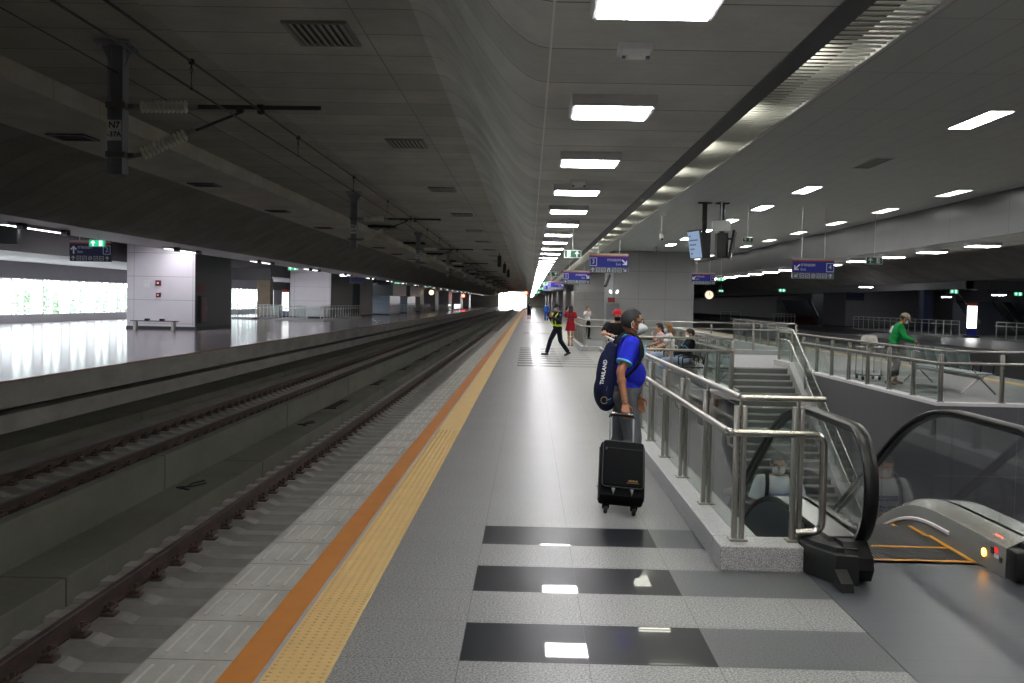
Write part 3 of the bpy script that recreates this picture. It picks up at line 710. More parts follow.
w, I = person('seated woman with long light brown hair, white top and pale blue mask', (3.40,25.15,0), PI/2,
    sit(neck=(0,.03,1.075), pitch=-.12, elR=(.21,.10,.80), wrR=(.12,.34,.72), elL=(-.22,.10,.80), wrL=(-.10,.34,.70)),
    dict(h=1.62, fem=1, top=whitecloth, slen=.75, bottom=paleskirt, bloose=.03, shoe=whiteshoe, hair='long', hairlen=.20, haircol=M['brownhair'], mask=M['maskb'], skin=M['skin2']), vox=.010)
w, I = person('slouched dark-haired person in dark clothes and white mask at the near end of the bench', (3.46,22.75,0), PI/2,
    sit(hip=(0,.05,.55), neck=(0,-.07,1.00), headoff=(0,.05,-.02), pitch=-.30, elR=(.22,.13,.74), wrR=(.10,.37,.70), hR=dict(d=(-.4,.7,.2), n=(-.2,0,-1), a=(-.6,.3,.3), curl=.5), elL=(-.22,.13,.74), wrL=(-.08,.38,.68), knR=(.10,.50,.50), knL=(-.10,.50,.50), anR=(.10,.56,.09), anL=(-.10,.56,.09)),
    dict(h=1.66, top=blackcloth, sleeve='long', bottom=paleskirt, bloose=.025, shoe=whiteshoe, hair='short', mask=M['maskw'], skin=M['skin2'], collar=lblue), vox=.010)
phone((3.06,22.71,.77), (.9,0,PI/2), 'phone in the lap of the slouched person on the bench')
# blue and white patterned bag on that person's lap
bg = thing('handbag', 'blue and white patterned bag resting on the bench by the slouched person', 'bag', (3.30,23.45,.47), .3)
B = Blob(); B.e((0,0,.13), (.10,.17,.14)).e((0,.02,.07), (.11,.18,.09)); obj('bag_body', B.build('bag_body', .014, 4, [((0,0,.002),(0,0,-1))]), bluewhite, bg)
obj('bag_handle', MB().tube([(0,.10*math.cos(a), .22+.13*math.sin(a)) for a in [PI*k/12 for k in range(13)]], .008, 8), M['white'], bg, True)
# cleaner
c_, I = person('person in a green long-sleeved shirt and khaki cap standing over the metal bench, head bowed', (8.36,24.1,0), -PI/2-.1,
    dict(hip=(0,-.02,.88), neck=(.0,.15,1.375), headoff=(0,.06,-.02), pitch=-.5, elR=(.23,.20,1.07), wrR=(.18,.42,.98), elL=(-.23,.20,1.07), wrL=(-.18,.44,.98), hR=dict(d=(0,.9,-.4), n=(0,-.3,-1), a=(-1,0,0)), hL=dict(d=(0,.9,-.4), n=(0,-.3,-1), a=(1,0,0)), knR=(.11,.08,.47), anR=(.11,-.10,.09), knL=(-.11,.12,.47), anL=(-.11,.10,.09)),
    dict(h=1.72, top=greencloth, sleeve='long', hem=-.02, bottom=cloth('grey work trousers', (70,68,68)), crop=.72, shoe=plain('brown work boot', (120,92,66), .6), cap=khaki, mask=M['maskw'], hair='short', skin=M['skin']), vox=.010)
T, r_, f_, u_ = I['T'], I['r'], I['f'], I['u']
obj('back_print', MB().cbox(-.09,.09,-.004,.004,-.11,.07,.003, Matrix.Translation(T(.66)-f_*.142) @ I['F'].to_4x4()), cloth('pale grey shirt print', (186,200,196)), c_)
# rider on the escalator
e_, I = person('escalator rider in a white T-shirt with blue print, mask and backpack straps', (2.70,11.2,-1.475), PI,
    dict(hip=(0,0,.89), neck=(0,.02,1.41), pitch=-.32, yaw=-.15, elR=(.25,.04,1.10), wrR=(.10,.27,1.06), elL=(-.25,.04,1.10), wrL=(-.08,.27,1.04), hR=dict(d=(-.7,.6,.1), n=(-.2,-.5,.8), a=(0,.5,.8), curl=.55), hL=dict(d=(.7,.6,.1), n=(.2,-.5,.8), a=(0,.5,.8), curl=.55)),
    dict(h=1.66, top=whitecloth, loose=.03, slen=.8, bottom=darknavy, shoe=blackshoe, mask=M['maskw'], hair='short', skin=M['skin2']), vox=.008)
T, r_, f_, u_, F_ = I['T'], I['r'], I['f'], I['u'], I['F']
inkblue = plain('blue shirt print', (52,72,150), .7); pr = MB(); rr = random.Random(5)
for row, (t, n_) in enumerate(((.66,9),(.60,9),(.44,8),(.38,7))):
    for k in range(n_):
        x = (k-(n_-1)/2)*.026
        pr.cbox(-.009,.009*rr.uniform(.4,1),-.004,.004,-.013,.015*rr.uniform(.5,1),.001, Matrix.Translation(T(t)+r_*x+f_*(.158-x*x*2.2)) @ F_.to_4x4())
obj('chest_print', pr, inkblue, e_)
eb = thing('backpack', 'dark backpack worn by the escalator rider', 'backpack', (2.70,11.2,-1.475), PI)
B = Blob(); B.e((0,-.24,1.12), (.15,.10,.23)); obj('pack_body', B.build('pack_body', .014, 4), blackcloth, eb)
for s in (1,-1): obj('shoulder_strap', MB().tube([(s*.10,-.15,1.33),(s*.11,-.06,1.44),(s*.12,.04,1.42),(s*.135,.138,1.32),(s*.15,.165,1.18),(s*.16,.09,1.05),(s*.13,-.15,.98)], .02, 8), blackcloth, eb, True)
phone((2.70,10.86,-.39), (.8,0,PI), 'phone held by the escalator rider')
# by the block
w, I = person('dark-haired person in a white top standing by the second railing, raising both hands', (2.80,50.2,0), PI+.5,
    dict(elR=(.26,.10,1.15), wrR=(.12,.22,1.38), elL=(-.26,.10,1.15), wrL=(-.10,.22,1.36)),
    dict(h=1.58, top=whitecloth, bottom=blackcloth, shoe=blackshoe, hair='short', skin=M['skin2'], fem=1), vox=.014)
# ------------------------------------------------------------------ the setting
Y0, Y1 = -22.0, 330.0
LOW = -5.0
rects = [(-1.36,1.55,Y0,Y1),(1.55,11,Y0,7.05),(11,12.5,Y0,Y1),(1.55,3.85,19.3,37.8),(7.65,11,19.5,37.8),(3.85,7.65,29.5,37.8),(1.55,2.1,37.8,49),(9.5,11,37.8,49),(1.55,11,49,Y1)]
m = MB()
for x0, x1, y0, y1 in rects: m.box(x0, x1, y0, y1, -.45, 0)
struct('floor', m, M['floor'], 'pale granite platform floor with dark polished stripes', 'floor')
struct('floor_edge_paving', MB().box(-1.77,-1.36,Y0,Y1,-.2,0), M['edge'], 'grey concrete edge paving of the near platform', 'floor')
# moulded ribs in the edge paving
m = MB()
for k in range(130):
    y = .05+.6*(k+3)
    for j in range(4):
        x = -1.72+.095*j; m.box(x, x+.014, y+.09, y+.52, -.01, .004); 
m2 = MB()
struct('trim_edge_rib', m, plain('worn pale rib', (172,170,164), .5), 'raised ribs in the grey edge paving', 'trim')
struct('trim_orange_strip', MB().box(-1.36,-1.195,Y0,Y1,-.02,.004), M['orange'], 'orange safety strip along the platform edge', 'trim')
struct('trim_gap_strip', MB().box(-1.195,-1.172,Y0,Y1,-.02,.002), M['dsteel'], 'thin grey channel beside the orange strip', 'trim')
struct('trim_tactile_strip', MB().box(-1.172,-.88,Y0,Y1,-.02,.004), M['yellow'], 'yellow tactile paving strip', 'trim')
m = MB()
for k in range(34*6):
    y = 3.6+.05*k
    for j in range(6):
        x = -1.148+.049*j; n = len(m.v)
        vs = [(x+.013*math.cos(t), y+.013*math.sin(t), .003) for t in [PI/3*i for i in range(6)]] + [(x+.008*math.cos(t), y+.008*math.sin(t), .0085) for t in [PI/3*i for i in range(6)]]
        m.add(vs, [(i,(i+1)%6,6+(i+1)%6,6+i) for i in range(6)]+[tuple(range(6,12))])
struct('trim_tactile_dots', m, M['yellow'], 'raised dots of the yellow tactile paving', 'trim')
struct('wall_platform_edge', MB().box(-1.77,-1.5,Y0,Y1,-.45,-.02).box(-2.0+.15,-1.55,Y0,Y1,-1.25,-.45), M['slab'], 'concrete side of the near platform', 'wall')
struct('floor_trackbed', MB().box(-11,-1.7,Y0,Y1+60,-1.5,-1.22), M['bed'], 'concrete track bed between the platforms', 'floor')
# plinths, in cast lengths with open joints
def cast(x0, x1, z0, z1, L, off, name, label):
    m = MB(); y = Y0+off
    while y < Y1: m.cbox(x0, x1, y+.015, y+L-.015, z0, z1, .012); y += L
    struct(name, m, M['plinth'], label, 'wall')
cast(-4.93,-4.27,-1.3,-.945,7.2,2.9-.1, 'wall_low_plinth', 'low concrete plinth beside the near track')
cast(-5.08,-4.92,-1.3,-.47,7.2,.1, 'wall_middle', 'concrete wall between the two tracks')
cast(-10.1,-9.0,-1.3,-1.03,7.2,3.0, 'wall_far_plinth', 'low concrete plinth beside the far track')
struct('wall_far_platform_edge', MB().box(-28.2,-9.9,Y0,Y1,-.51,0).box(-28,-10.9,Y0,Y1,-1.3,-.51).box(-28,-10.2,Y0,Y1,-1.3,-.70), M['slab'], 'concrete side of the far platform', 'wall')
struct('floor_far_platform', MB().box(-28.0,-10.02,Y0,Y1,-.01,.004), M['opp'], 'glossy tiled floor of the far platform', 'floor')
struct('trim_far_orange', MB().box(-10.02,-9.9,Y0,Y1,-.01,.006), plain('dull orange edge', (150,92,44), .6), 'orange strip along the far platform edge', 'trim')
# right edge of the island platform and the far right platform
struct('trim_right_tactile', MB().box(11.5,11.85,Y0,Y1,0,.004), M['yellow'], 'yellow tactile strip along the right platform edge', 'trim')
struct('wall_right_edge', MB().box(12.3,12.5,Y0,Y1,-1.3,-.45), M['slab'], 'side of the island platform towards the right track', 'wall')
struct('floor_right_trackbed', MB().box(12.2,21.5,Y0,Y1+60,-1.5,-1.22), M['bed'], 'track bed beyond the island platform', 'floor')
struct('floor_right_platform', MB().box(21.0,40,Y0,Y1,-.5,0).box(21.3,40,Y0,Y1,-1.3,-.5), M['darkfloor'], 'dark paving of the far right platform', 'floor')
struct('wall_right', MB().box(38,38.4,Y0,Y1,0,5), M['darkwall'], 'dark back wall of the far right platform', 'wall')
struct('wall_back', MB().box(-28.5,38.4,Y0-.4,Y0,-1.5,6), M['slab'], 'unseen concrete wall added behind to keep sky light out', 'wall')  # out of view, put in against sky light from behind

# ceilings -----------------------------------------------------------------
def sheet(name, prof, mat, label, smooth=30, up=.12, ys=(Y0, Y1)):
    """ceiling slab: the visible underside profile with thickness above it"""
    pr = list(prof) + [(x, z+up) for x, z in reversed(prof)]
    struct(name, MB().prism(pr, 'y', *ys), mat, label, 'ceiling', smooth=smooth)
def scurve(x0, z0, x1, z1, n=18, k=.5):
    out = []
    for i in range(n+1):
        t = i/n; a = t*t*(3-2*t); b = t + .0
        out.append((x0+(x1-x0)*(t*k+ (1-k)*(t)), z0+(z1-z0)*a))
    return out
sheet('ceiling_near', scurve(-1.28,4.74,.104,3.36)+[(1.645,3.36)], M['ceil_r'], 'grey board-marked concrete ceiling sweeping down over the platform')
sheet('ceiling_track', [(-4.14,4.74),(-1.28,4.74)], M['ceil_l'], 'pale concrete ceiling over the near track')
sheet('ceiling_track_dark', [(-6.86,4.755),(-4.14,4.755)], concrete('darker ceiling concrete', (176,174,163), (1.045,.55,.022), True), 'darker concrete ceiling band over the far track')  # tone slightly darker than the near-track ceiling
sheet('ceiling_beam', [(-8.7,4.47),(-6.86,4.47),(-6.859,4.74)], concrete('beam concrete', (205,203,192), (1.6,.55,.012), False), 'concrete beam step along the track ceiling', up=.3)
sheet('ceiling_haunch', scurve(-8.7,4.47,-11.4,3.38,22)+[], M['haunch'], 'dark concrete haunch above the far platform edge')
sheet('ceiling_far_edge', [(-13.5,3.40),(-11.4,3.38)], M['lampframe'], 'pale soffit along the far platform edge')
sheet('ceiling_far_coffer', [(-20.2,4.3),(-13.5,4.3)], M['metceil'], 'metal ceiling of the far platform')
sheet('ceiling_far_back', [(-28.2,3.36),(-20.3,3.36)], M['lampframe'], 'pale soffit by the far windows')
struct('wall_far_fascia', MB().box(-20.3,-20.2,Y0,Y1,3.30,4.4), plain('dark fascia panel', (62,60,64), .4), 'dark fascia under the far platform ceiling', 'wall')
struct('wall_far_bulkhead', MB().box(-13.55,-13.5,Y0,Y1,3.40,4.4), M['strip'], 'bulkhead at the far coffer', 'wall')
struct('trim_ceiling_channel', MB().box(1.645,1.80,Y0,Y1,3.345,4.62), M['strip'], 'dark channel between concrete ceiling and louvres', 'trim')
sheet('ceiling_metal', [(3.42,4.3),(10.1,4.3)], M['metceil'], 'grey metal panel ceiling over the concourse side')
struct('trim_metal_edge', MB().box(3.40,3.44,Y0,Y1,4.27,4.56), M['lampframe'], 'bright edge trim of the metal ceiling', 'trim')
sheet('ceiling_plenum', [(1.79,4.55),(3.44,4.55)], M['plenum'], 'dark board behind the ceiling louvres')
struct('wall_fascia', MB().box(10.1,10.2,Y0,Y1,3.36,4.4), M['fascia'], 'satin metal fascia stepping down from the metal ceiling', 'wall')
sheet('ceiling_right', [(10.2,3.36),(11.9,3.36)]+scurve(11.9,3.36,13.2,4.74), M['ceil_r'], 'concrete ceiling along the right platform edge')
sheet('ceiling_right_track', [(13.2,4.74),(18.4,4.74),(18.41,4.47),(20.6,4.47)]+scurve(20.6,4.47,24.1,3.38,22), concrete('right haunch concrete', (190,188,186), (1.045,.55,.02), True), 'dark concrete ceiling over the right track')
sheet('ceiling_right_far', [(24.1,3.38),(38.4,3.38)], plain('dark right soffit', (110,110,112), .6), 'dark ceiling over the far right platform')
struct('ceiling_light_seal', MB().box(-28.5,38.5,Y0,Y1,5.0,5.4), M['slab'], 'unseen roof slab added to keep sky light out', 'ceiling')  # slab above the ceilings, out of view, added for light tightness
# louvre blades: one flat screen beside the metal ceiling, recessed above the concrete edge
m = MB(); y = 3.0
while y < 130:
    m.box(1.82,3.40,y-.008,y+.008,4.284,4.308); y += .165 if y < 60 else .33
struct('ceiling_louvre', m, M['louv'], 'screen of thin ceiling louvre blades between the concrete and the metal ceiling', 'ceiling')
struct('wall_end', MB().box(-28.5,-9.6,Y1-.6,Y1-.3,-1.5,5).box(-.9,38.4,Y1-.6,Y1-.3,-1.5,5), M['slab'], 'concrete end wall either side of the bright opening', 'wall')
# far windows --------------------------------------------------------------
struct('wall_far_sill', MB().box(-28.2,-27.9,Y0,Y1,0,.42), M['lampframe'], 'low sill wall under the far windows', 'wall')
struct('wall_far_upper', MB().box(-28.2,-27.9,Y0,Y1,2.47,4.6), plain('pale far wall', (150,147,152), .6), 'pale wall band above the far windows', 'wall')
wy = 9.3; wi = 0
while wy < 112:
    wi += 1
    wf = obj('window_%d' % wi, MB().box(-28.12,-27.95,wy-.03,wy+.03,.42,2.47).box(-28.12,-27.95,wy+2.42,wy+2.48,.42,2.47).box(-28.12,-27.95,wy+1.2,wy+1.24,.42,2.47).box(-28.1,-27.97,wy,wy+3.6,.42,.47).box(-28.1,-27.97,wy,wy+3.6,2.42,2.47), M['white'])
    tag(wf, 'bright platform window with frosted side panel, %s along the far wall' % (ORD[wi-9] if 9 <= wi <= 28 else 'outside the frame' if wi < 9 else 'the farthest ones'), 'window', kind='structure')
    obj('pane', MB().box(-28.04,-28.03,wy+.03,wy+2.42,.47,2.42), M['clear'], wf)
    obj('frosted_panel', MB().box(-28.05,-28.02,wy+2.48,wy+3.57,.47,2.42), M['frost'], wf)
    wy += 3.6
struct('wall_far_blank', MB().box(-28.2,-27.9,wy,Y1,.42,2.47).box(-28.2,-27.9,Y0,9.3,.42,2.47), M['lampframe'], 'blank far wall beyond the windows', 'wall')
# outside
struct('ground_outside', MB().box(-140,-28.2,-40,420,-6.2,-6.0).box(-140,160,Y1+.2,900,-1.7,-1.5), plain('pale ground outside', (170,172,166), .9), 'pale ground outside the station', 'ground')
# the well ------------------------------------------------------------------
struct('floor_concourse', MB().box(1.2,11.4,6.6,50,LOW-.2,LOW), M['lowfloor'], 'lower concourse floor seen through the well', 'floor')
m = MB().box(1.40,1.55,7.05,19.3,LOW,-.0).box(1.40,11.2,6.9,7.05,LOW,-.46).box(1.40,1.90,6.95,7.10,-.46,0).box(1.55,3.85,19.3,19.45,LOW,0).box(3.70,3.85,19.45,29.5,LOW,0).box(11.0,11.2,7.05,19.5,LOW,0)
m.box(3.85,7.65,31.2,31.4,LOW,-.45)
struct('wall_well', m, M['wellwall'], 'dark clad inner walls of the escalator well', 'wall')
struct('wall_well_right', MB().box(7.60,7.80,19.46,31.3,LOW,-.01).box(7.80,11.2,19.46,19.65,LOW,-.01), M['wellwall'], 'dark clad wall on the right of the well below the railing', 'wall')
struct('trim_well_coping', MB().box(7.585,7.82,19.445,32.4,-.05,.012).box(7.82,11.2,19.445,19.68,-.05,.012), M['lampframe'], 'pale coping on top of the well wall', 'trim')
struct('wall_second_well', MB().box(1.95,2.12,37.78,49,-2.6,-.01).box(9.48,9.65,37.78,49,-2.6,-.01).box(2.12,9.48,48.98,49.15,-2.6,-.01).box(2.12,9.48,37.65,37.82,-2.6,-.01).box(2.12,9.48,37.82,48.98,-2.7,-2.6), plain('pale well cladding', (168,172,172), .5), 'pale inner walls of the second well', 'wall')
# granite kerbs
struct('trim_kerb', MB().cbox(1.275,1.575,7.062,19.55,0,.163,.006).cbox(1.275,1.815,6.755,7.06,0,.163,.008).cbox(1.577,3.90,19.25,19.55,0,.163,.008).cbox(3.70,3.95,19.5,29.5,0,.163,.008), M['granite'], 'speckled granite kerb under the glass railing', 'trim')
struct('trim_second_kerb', MB().cbox(1.90,2.15,37.5,49.2,0,.163,.008).cbox(2.152,9.448,37.5,37.8,0,.163,.008).cbox(9.45,9.7,37.5,49.2,0,.163,.008), M['granite'], 'granite kerb around the second well', 'trim')
# stairs: coming up away from the camera
m = MB(); pr = []; n = 32; ry = .15625; tr = .30
for k in range(n): pr += [(29.47-tr*k, -ry*k+.003), (29.47-tr*k, -ry*(k+1)+.003)]
pr += [(29.5-tr*n, LOW), (29.6, LOW), (29.6, 0)]
struct('floor_stairs', MB().prism(pr, 'x', 3.85, 7.30), panel_mat('grey stone stair', (98,100,98), .55), 'grey stone stairs rising out of the well', 'stairs')
m = MB()
for k in range(n): m.box(3.87,7.28,29.46-tr*k,29.46-tr*k+.06,-ry*k-.03,-ry*k+.007)
struct('trim_stair_nosing', m, plain('pale stair nosing', (158,160,156), .5), 'pale nosings of the stair treads', 'trim')
struct('trim_stair_stringer', MB().prism([(31.2,.16),(29.4,.16),(29.5-tr*n,LOW+.2),(29.5-tr*n,LOW),(29.6,-.3),(31.2,-.3)], 'x', 7.30, 7.59), M['granite'], 'sloping granite stringer beside the stairs', 'trim')
struct('trim_landing_plate', MB().box(1.83,3.55,4.0,7.13,-.02,.004), tiles_mat('brushed landing plates', (62,65,71), .38, 3.0, .21, .008, .12, .6), 'grey brushed metal landing plates before the escalator', 'floor')
# ------------------------------------------------------------------ camera (1024 x 683 frame)
FPX, EYE = 1045.0, 1.72
_d = V(((529.4-512)/FPX, -(302-341.5)/FPX, -1)).normalized(); _ro = math.radians(1.2)
_r = V((math.cos(_ro), -math.sin(_ro), 0)); _r.z = -(_r.x*_d.x+_r.y*_d.y)/_d.z; _r.normalize(); _u = _r.cross(_d)
CAMR = Matrix((_r, _d, _u))
def at(px, py, Y):
    """point on the photograph's ray at distance Y along the platform"""
    v = CAMR @ V(((px-512)/FPX, -(py-341.5)/FPX, -1)); return V((0,0,EYE)) + v*(Y/v.y)
cam = bpy.data.cameras.new('camera'); co = bpy.data.objects.new('camera', cam); COL.objects.link(co); scene.camera = co
cam.sensor_width = 36; cam.lens = FPX/1024*36; cam.clip_end = 2000; cam.clip_start = .05
co.matrix_world = Matrix.Translation((0,0,EYE)) @ CAMR.to_4x4()

# ------------------------------------------------------------------ glass railings
def railing(label, runs, base=.163, group='glass railings around the wells', sp=1.24, mats=('steel2','steel2'), first=None, simple=False, hand=True, ends=None, glassm='glass', post_names=True):
    """runs: ((x0,y0),(x1,y1),side) - side +1/-1 puts the handrail to the right/left of the run"""
    t = thing('glass_railing', label, 'railing', (runs[0][0][0], runs[0][0][1], base), 0, group); O = V((runs[0][0][0], runs[0][0][1], base))
    ps, hs = M[mats[0]], M[mats[1]]; tops = []
    H = 1.115-.163
    for ri, (a, b, side) in enumerate(runs):
        a, b = V((*a, base))-O, V((*b, base))-O; d = (b-a); L = d.length; d.normalize(); nn = V((d.y,-d.x,0))*side
        k = max(1, round(L/sp)); Rm = Matrix((d, nn, V((0,0,1)))).transposed().to_4x4()
        for i in range(k+1):
            if i == 0 and ri > 0 and (runs[ri-1][1] == runs[ri][0]): continue
            p = a+d*(L*i/k); X = Matrix.Translation(p) @ Rm
            if simple: po = obj('post', MB().box(-.03,.03,-.02,.02,0,H-.02,X), ps, t)
            else:
                po = obj('post', MB().cbox(-.030,.030,.009,.040,.008,H-.055,.005,X).cbox(-.030,.030,-.040,-.009,.008,H-.055,.005,X), ps, t, 40)
                obj('base_plate', MB().cbox(-.055,.055,-.060,.060,0,.014,.003,X), ps, po)
                obj('rail_pin', MB().cyl(X @ V((0,0,H-.12)), X @ V((0,0,H-.01)), .009, 8), ps, po, True)
                if hand: obj('handrail_bracket', MB().tube([X @ V((0,.035,.62)), X @ V((0,.075,.64)), X @ V((0,.085,.725))], .010, 8), ps, po, True)
            if i < k:
                q0 = p+d*.02; q1 = a+d*(L*(i+1)/k)-d*.02; LL = (q1-q0).length
                obj('glass_panel', MB().box(0,LL,-.006,.006,.03,H-.06,Matrix.Translation(q0) @ Rm), M[glassm], t)
        tops.append((a, b, nn))
    tp = [tops[0][0]]+[x[1] for x in tops]
    if ends: tp[-1] = tp[-1]+V(ends)
    up = V((0,0,H))
    obj('top_rail', MB().tube(rnd([p+up for p in tp], .05), .021, 12), hs, t, True)
    if hand:
        hp = []; n_ = len(tops)
        for i in range(n_+1):
            o = tops[min(i,n_-1)][2]*.085
            if 0 < i < n_: o = tops[i-1][2]*.085 + tops[i][2]*.085
            hp.append(([x[0] for x in tops]+[tops[-1][1]])[i] + o + V((0,0,.727)))
        obj('handrail', MB().tube(rnd(hp, .06), .024, 14), hs, t, True)
    return t
# main railing by the traveller: left side of the well, front return with an end loop
t = railing('steel and glass railing beside the man in blue, with an end loop by the escalator', [((1.42,19.38),(1.42,6.945),1)], hand=True, sp=1.24)
O = V((1.42,19.38,.163)); w = lambda x, y, z: V((x,y,z))-O
X = Matrix.Translation(w(1.80,6.94,.163))
po = obj('post', MB().cbox(.008,.036,-.03,.03,.008,.897,.005,X).cbox(-.036,-.008,-.03,.03,.008,.897,.005,X), M['steel2'], t, 40)
obj('base_plate', MB().cbox(-.06,.06,-.06,.06,0,.014,.003,X), M['steel2'], po); obj('rail_pin', MB().cyl(w(1.80,6.94,.98), w(1.80,6.94,1.11), .012, 8), M['steel2'], po, True)
obj('glass_panel', MB().box(.455-.42,1.775-1.42,6.934-19.38,6.946-19.38,.03,.89), M['glass'], t)
obj('top_rail', MB().tube([w(1.42,6.945,1.115), w(1.97,6.93,1.115)], .019, 12).ell(w(1.97,6.93,1.115), (.012,.019,.019)), M['steel'], t, True)
obj('end_loop', MB().tube(rnd([w(1.337,6.86,.89), w(1.95,6.855,.885), w(1.955,6.86,.245), w(1.79,6.875,.235)], .075, 8), .025, 14), M['steel'], t, True)
obj('corner_elbow', MB().ell(w(1.337,6.86,.89), (.034,.034,.034)), M['steel'], t, True)
railing('glass railing across the far side of the escalator well, before the seated people', [((1.53,19.4),(3.78,19.4),1)], sp=1.25)
railing('glass railing along the left side of the stairs behind the bench', [((3.80,19.55),(3.80,29.4),-1)], sp=1.4)
railing('glass railing along the right of the well, turning towards the right frame edge', [((7.70,32.2),(7.70,19.58),1),((7.70,19.58),(11.1,19.58),1)], base=.012, sp=1.33)
railing('glass railing enclosing the second well behind the person in the red cap', [((2.02,49.0),(2.02,37.65),1),((2.02,37.65),(9.58,37.65),1),((9.58,37.65),(9.58,49.0),1)], sp=1.5)
# stair handrails
t = thing('stair_handrail', 'pair of sloping steel handrails with glass on the right side of the stairs', 'handrail', (7.46,30.2,0))
sl = .15625/.30; zz = lambda y: -sl*(29.5-y) if y < 29.5 else 0
for k in range(8):
    y = 31.2-1.5*k; po = obj('post', MB().cbox(-.025,.025,y-30.2-.03,y-30.2+.03,zz(y)+.12,zz(y)+1.05,.005), M['steel2'], t)
    if k < 7:
        y2 = y-1.5; obj('glass_panel', MB().prism([(y-30.2-.04,zz(y)+.24),(y-30.2-.04,zz(y)+.98),(y2-30.2+.04,zz(y2)+.98),(y2-30.2+.04,zz(y2)+.24)], 'x', -.006,.006), M['glass'], t)
for dx, h in ((-.02,1.10),(-.11,.78)):
    obj('handrail', MB().tube(rnd([(dx,1.0,h),(dx,-.7,h),(dx,20.2-30.2,zz(20.2)+h)], .3), .023, 12), M['steel'], t, True)

# ------------------------------------------------------------------ the escalator
esc = thing('escalator', 'black-railed escalator with glass sides running down from the landing plates', 'escalator', (0,0,0))
esc.location = (2.715,7.1,0); EO = V((2.715,7.1,0)); s30 = .577
hr = lambda y: min(.95, .475-s30*(y-9.47)) if y < 17.4 else max(LOW+.95, .475-s30*(y-9.47))
top_path = rnd([(6.95,0,.95),(8.62,0,.95),(17.35,0,LOW+.97),(18.9,0,LOW+.97)], .75, 10); top_path = [(p.x, p.z) for p in top_path]
nose = [(6.92+.40*math.cos(a), .56+.39*math.sin(a)) for a in [math.radians(d) for d in range(262, 89, -8)]]
def zt(y):
    for (a, za), (b, zb) in zip(top_path, top_path[1:]):
        if a <= y <= b: return za+(zb-za)*(y-a)/(b-a+1e-9)
    return .95 if y < 7 else LOW+.97
dk = lambda y: zt(y)-.95+.235
for s, X0 in ((-1, -.555), (1, .555)):
    pth = nose+top_path[1:]; vs = []; n = len(pth)
    for i, (y, z) in enumerate(pth):
        a = pth[max(i-1,0)]; b = pth[min(i+1,n-1)]; ty, tz = b[0]-a[0], b[1]-a[1]; l = math.hypot(ty,tz); ny, nz = -tz/l, ty/l
        for (px_, pn) in ((-.046,-.014),(-.038,-.024),(.038,-.024),(.046,-.014),(.046,.005),(.034,.015),(-.034,.015),(-.046,.005)):
            vs.append((X0+px_, y+ny*pn-7.1, z+nz*pn))
    fs = [(i*8+k, i*8+(k+1)%8, (i+1)*8+(k+1)%8, (i+1)*8+k) for i in range(n-1) for k in range(8)]+[tuple(range(8)), tuple((n-1)*8+k for k in range(8))[::-1]]
    obj('handrail', MB().add(vs, fs), M['rubber'], esc, 50, 'black rubber handrail')
    fs = []; vs = []
    for i, (y, z) in enumerate(pth):
        a = pth[max(i-1,0)]; b = pth[min(i+1,n-1)]; ty, tz = b[0]-a[0], b[1]-a[1]; l = math.hypot(ty,tz); ny, nz = -tz/l, ty/l
        for (px_, pn) in ((-.022,-.045),(.022,-.045),(.022,-.019),(-.022,-.019)): vs.append((X0+px_, y+ny*pn-7.1, z+nz*pn))
    fs = [(i*4+k, i*4+(k+1)%4, (i+1)*4+(k+1)%4, (i+1)*4+k) for i in range(n-1) for k in range(4)]
    obj('handrail_guide', MB().add(vs, fs), M['black'], esc)
    # glass in lengths
    cuts = [7.0, 8.05, 9.6, 11.4, 13.2, 15.0, 16.8, 18.7]
    ns = [(y, z) for y, z in nose if z > .24]; inner = [(6.95+(y-6.95)*.90, .56+(z-.56)*.90) for y, z in ns]
    obj('glass_panel', MB().prism([(p[0]-7.1, p[1]) for p in inner]+[(cuts[1]-7.1-.006, zt(cuts[1])-.04),(cuts[1]-7.1-.006, dk(cuts[1])-.03)], 'x', X0-.006, X0+.006), M['eglass'], esc)
    for a, b in zip(cuts[1:], cuts[2:]):
        ys = [a+.006+(b-a-.012)*k/8 for k in range(9)]
        obj('glass_panel', MB().prism([(y-7.1, zt(y)-.04) for y in ys]+[(y-7.1, dk(y)-.03) for y in reversed(ys)], 'x', X0-.006, X0+.006), M['eglass'], esc)
    # inner and outer decks with skirt, following the slope
    ys = [6.72+.15*k for k in range(82)]
    def strip(prof, name, mat, ya=6.72, smooth=40, label=None):
        vs = []; yy = [y for y in ys if y >= ya]; q = len(prof)
        for y in yy:
            o = dk(y)
            for (px_, pz) in prof: vs.append((X0-s*px_, y-7.1, o+pz))
        fs = [(i*q+k, i*q+(k+1)%q, (i+1)*q+(k+1)%q, (i+1)*q+k) for i in range(len(yy)-1) for k in range(q)]+[tuple(range(q)), tuple((len(yy)-1)*q+k for k in range(q))[::-1]]
        return obj(name, MB().add(vs, fs), mat, esc, smooth, label)
    strip([(.02,.02),(.05,.02),(.165,-.035),(.165,-.06),(.02,-.06)], 'inner_deck', M['steel'], 7.0 if s < 0 else 6.72)
    strip([(.165,-.035),(.172,-.045),(.172,-.42),(.150,-.42),(.150,-.05)], 'skirt_panel', plain('dark skirt steel', (120,120,117), .4, .3), 7.0 if s < 0 else 6.72)
    strip([(.172,-.125),(.184,-.13),(.184,-.15),(.172,-.155)], 'skirt_brush', M['lampframe'], 7.5)
    strip([(-.02,.02),(-.20,.015),(-.20,-.03),(-.02,-.03)], 'outer_deck', M['steel'])
    strip([(-.198,-.03),(-.185,-.03),(-.185,-1.15),(-.198,-1.15)], 'side_cladding', M['walldark'], 7.2)
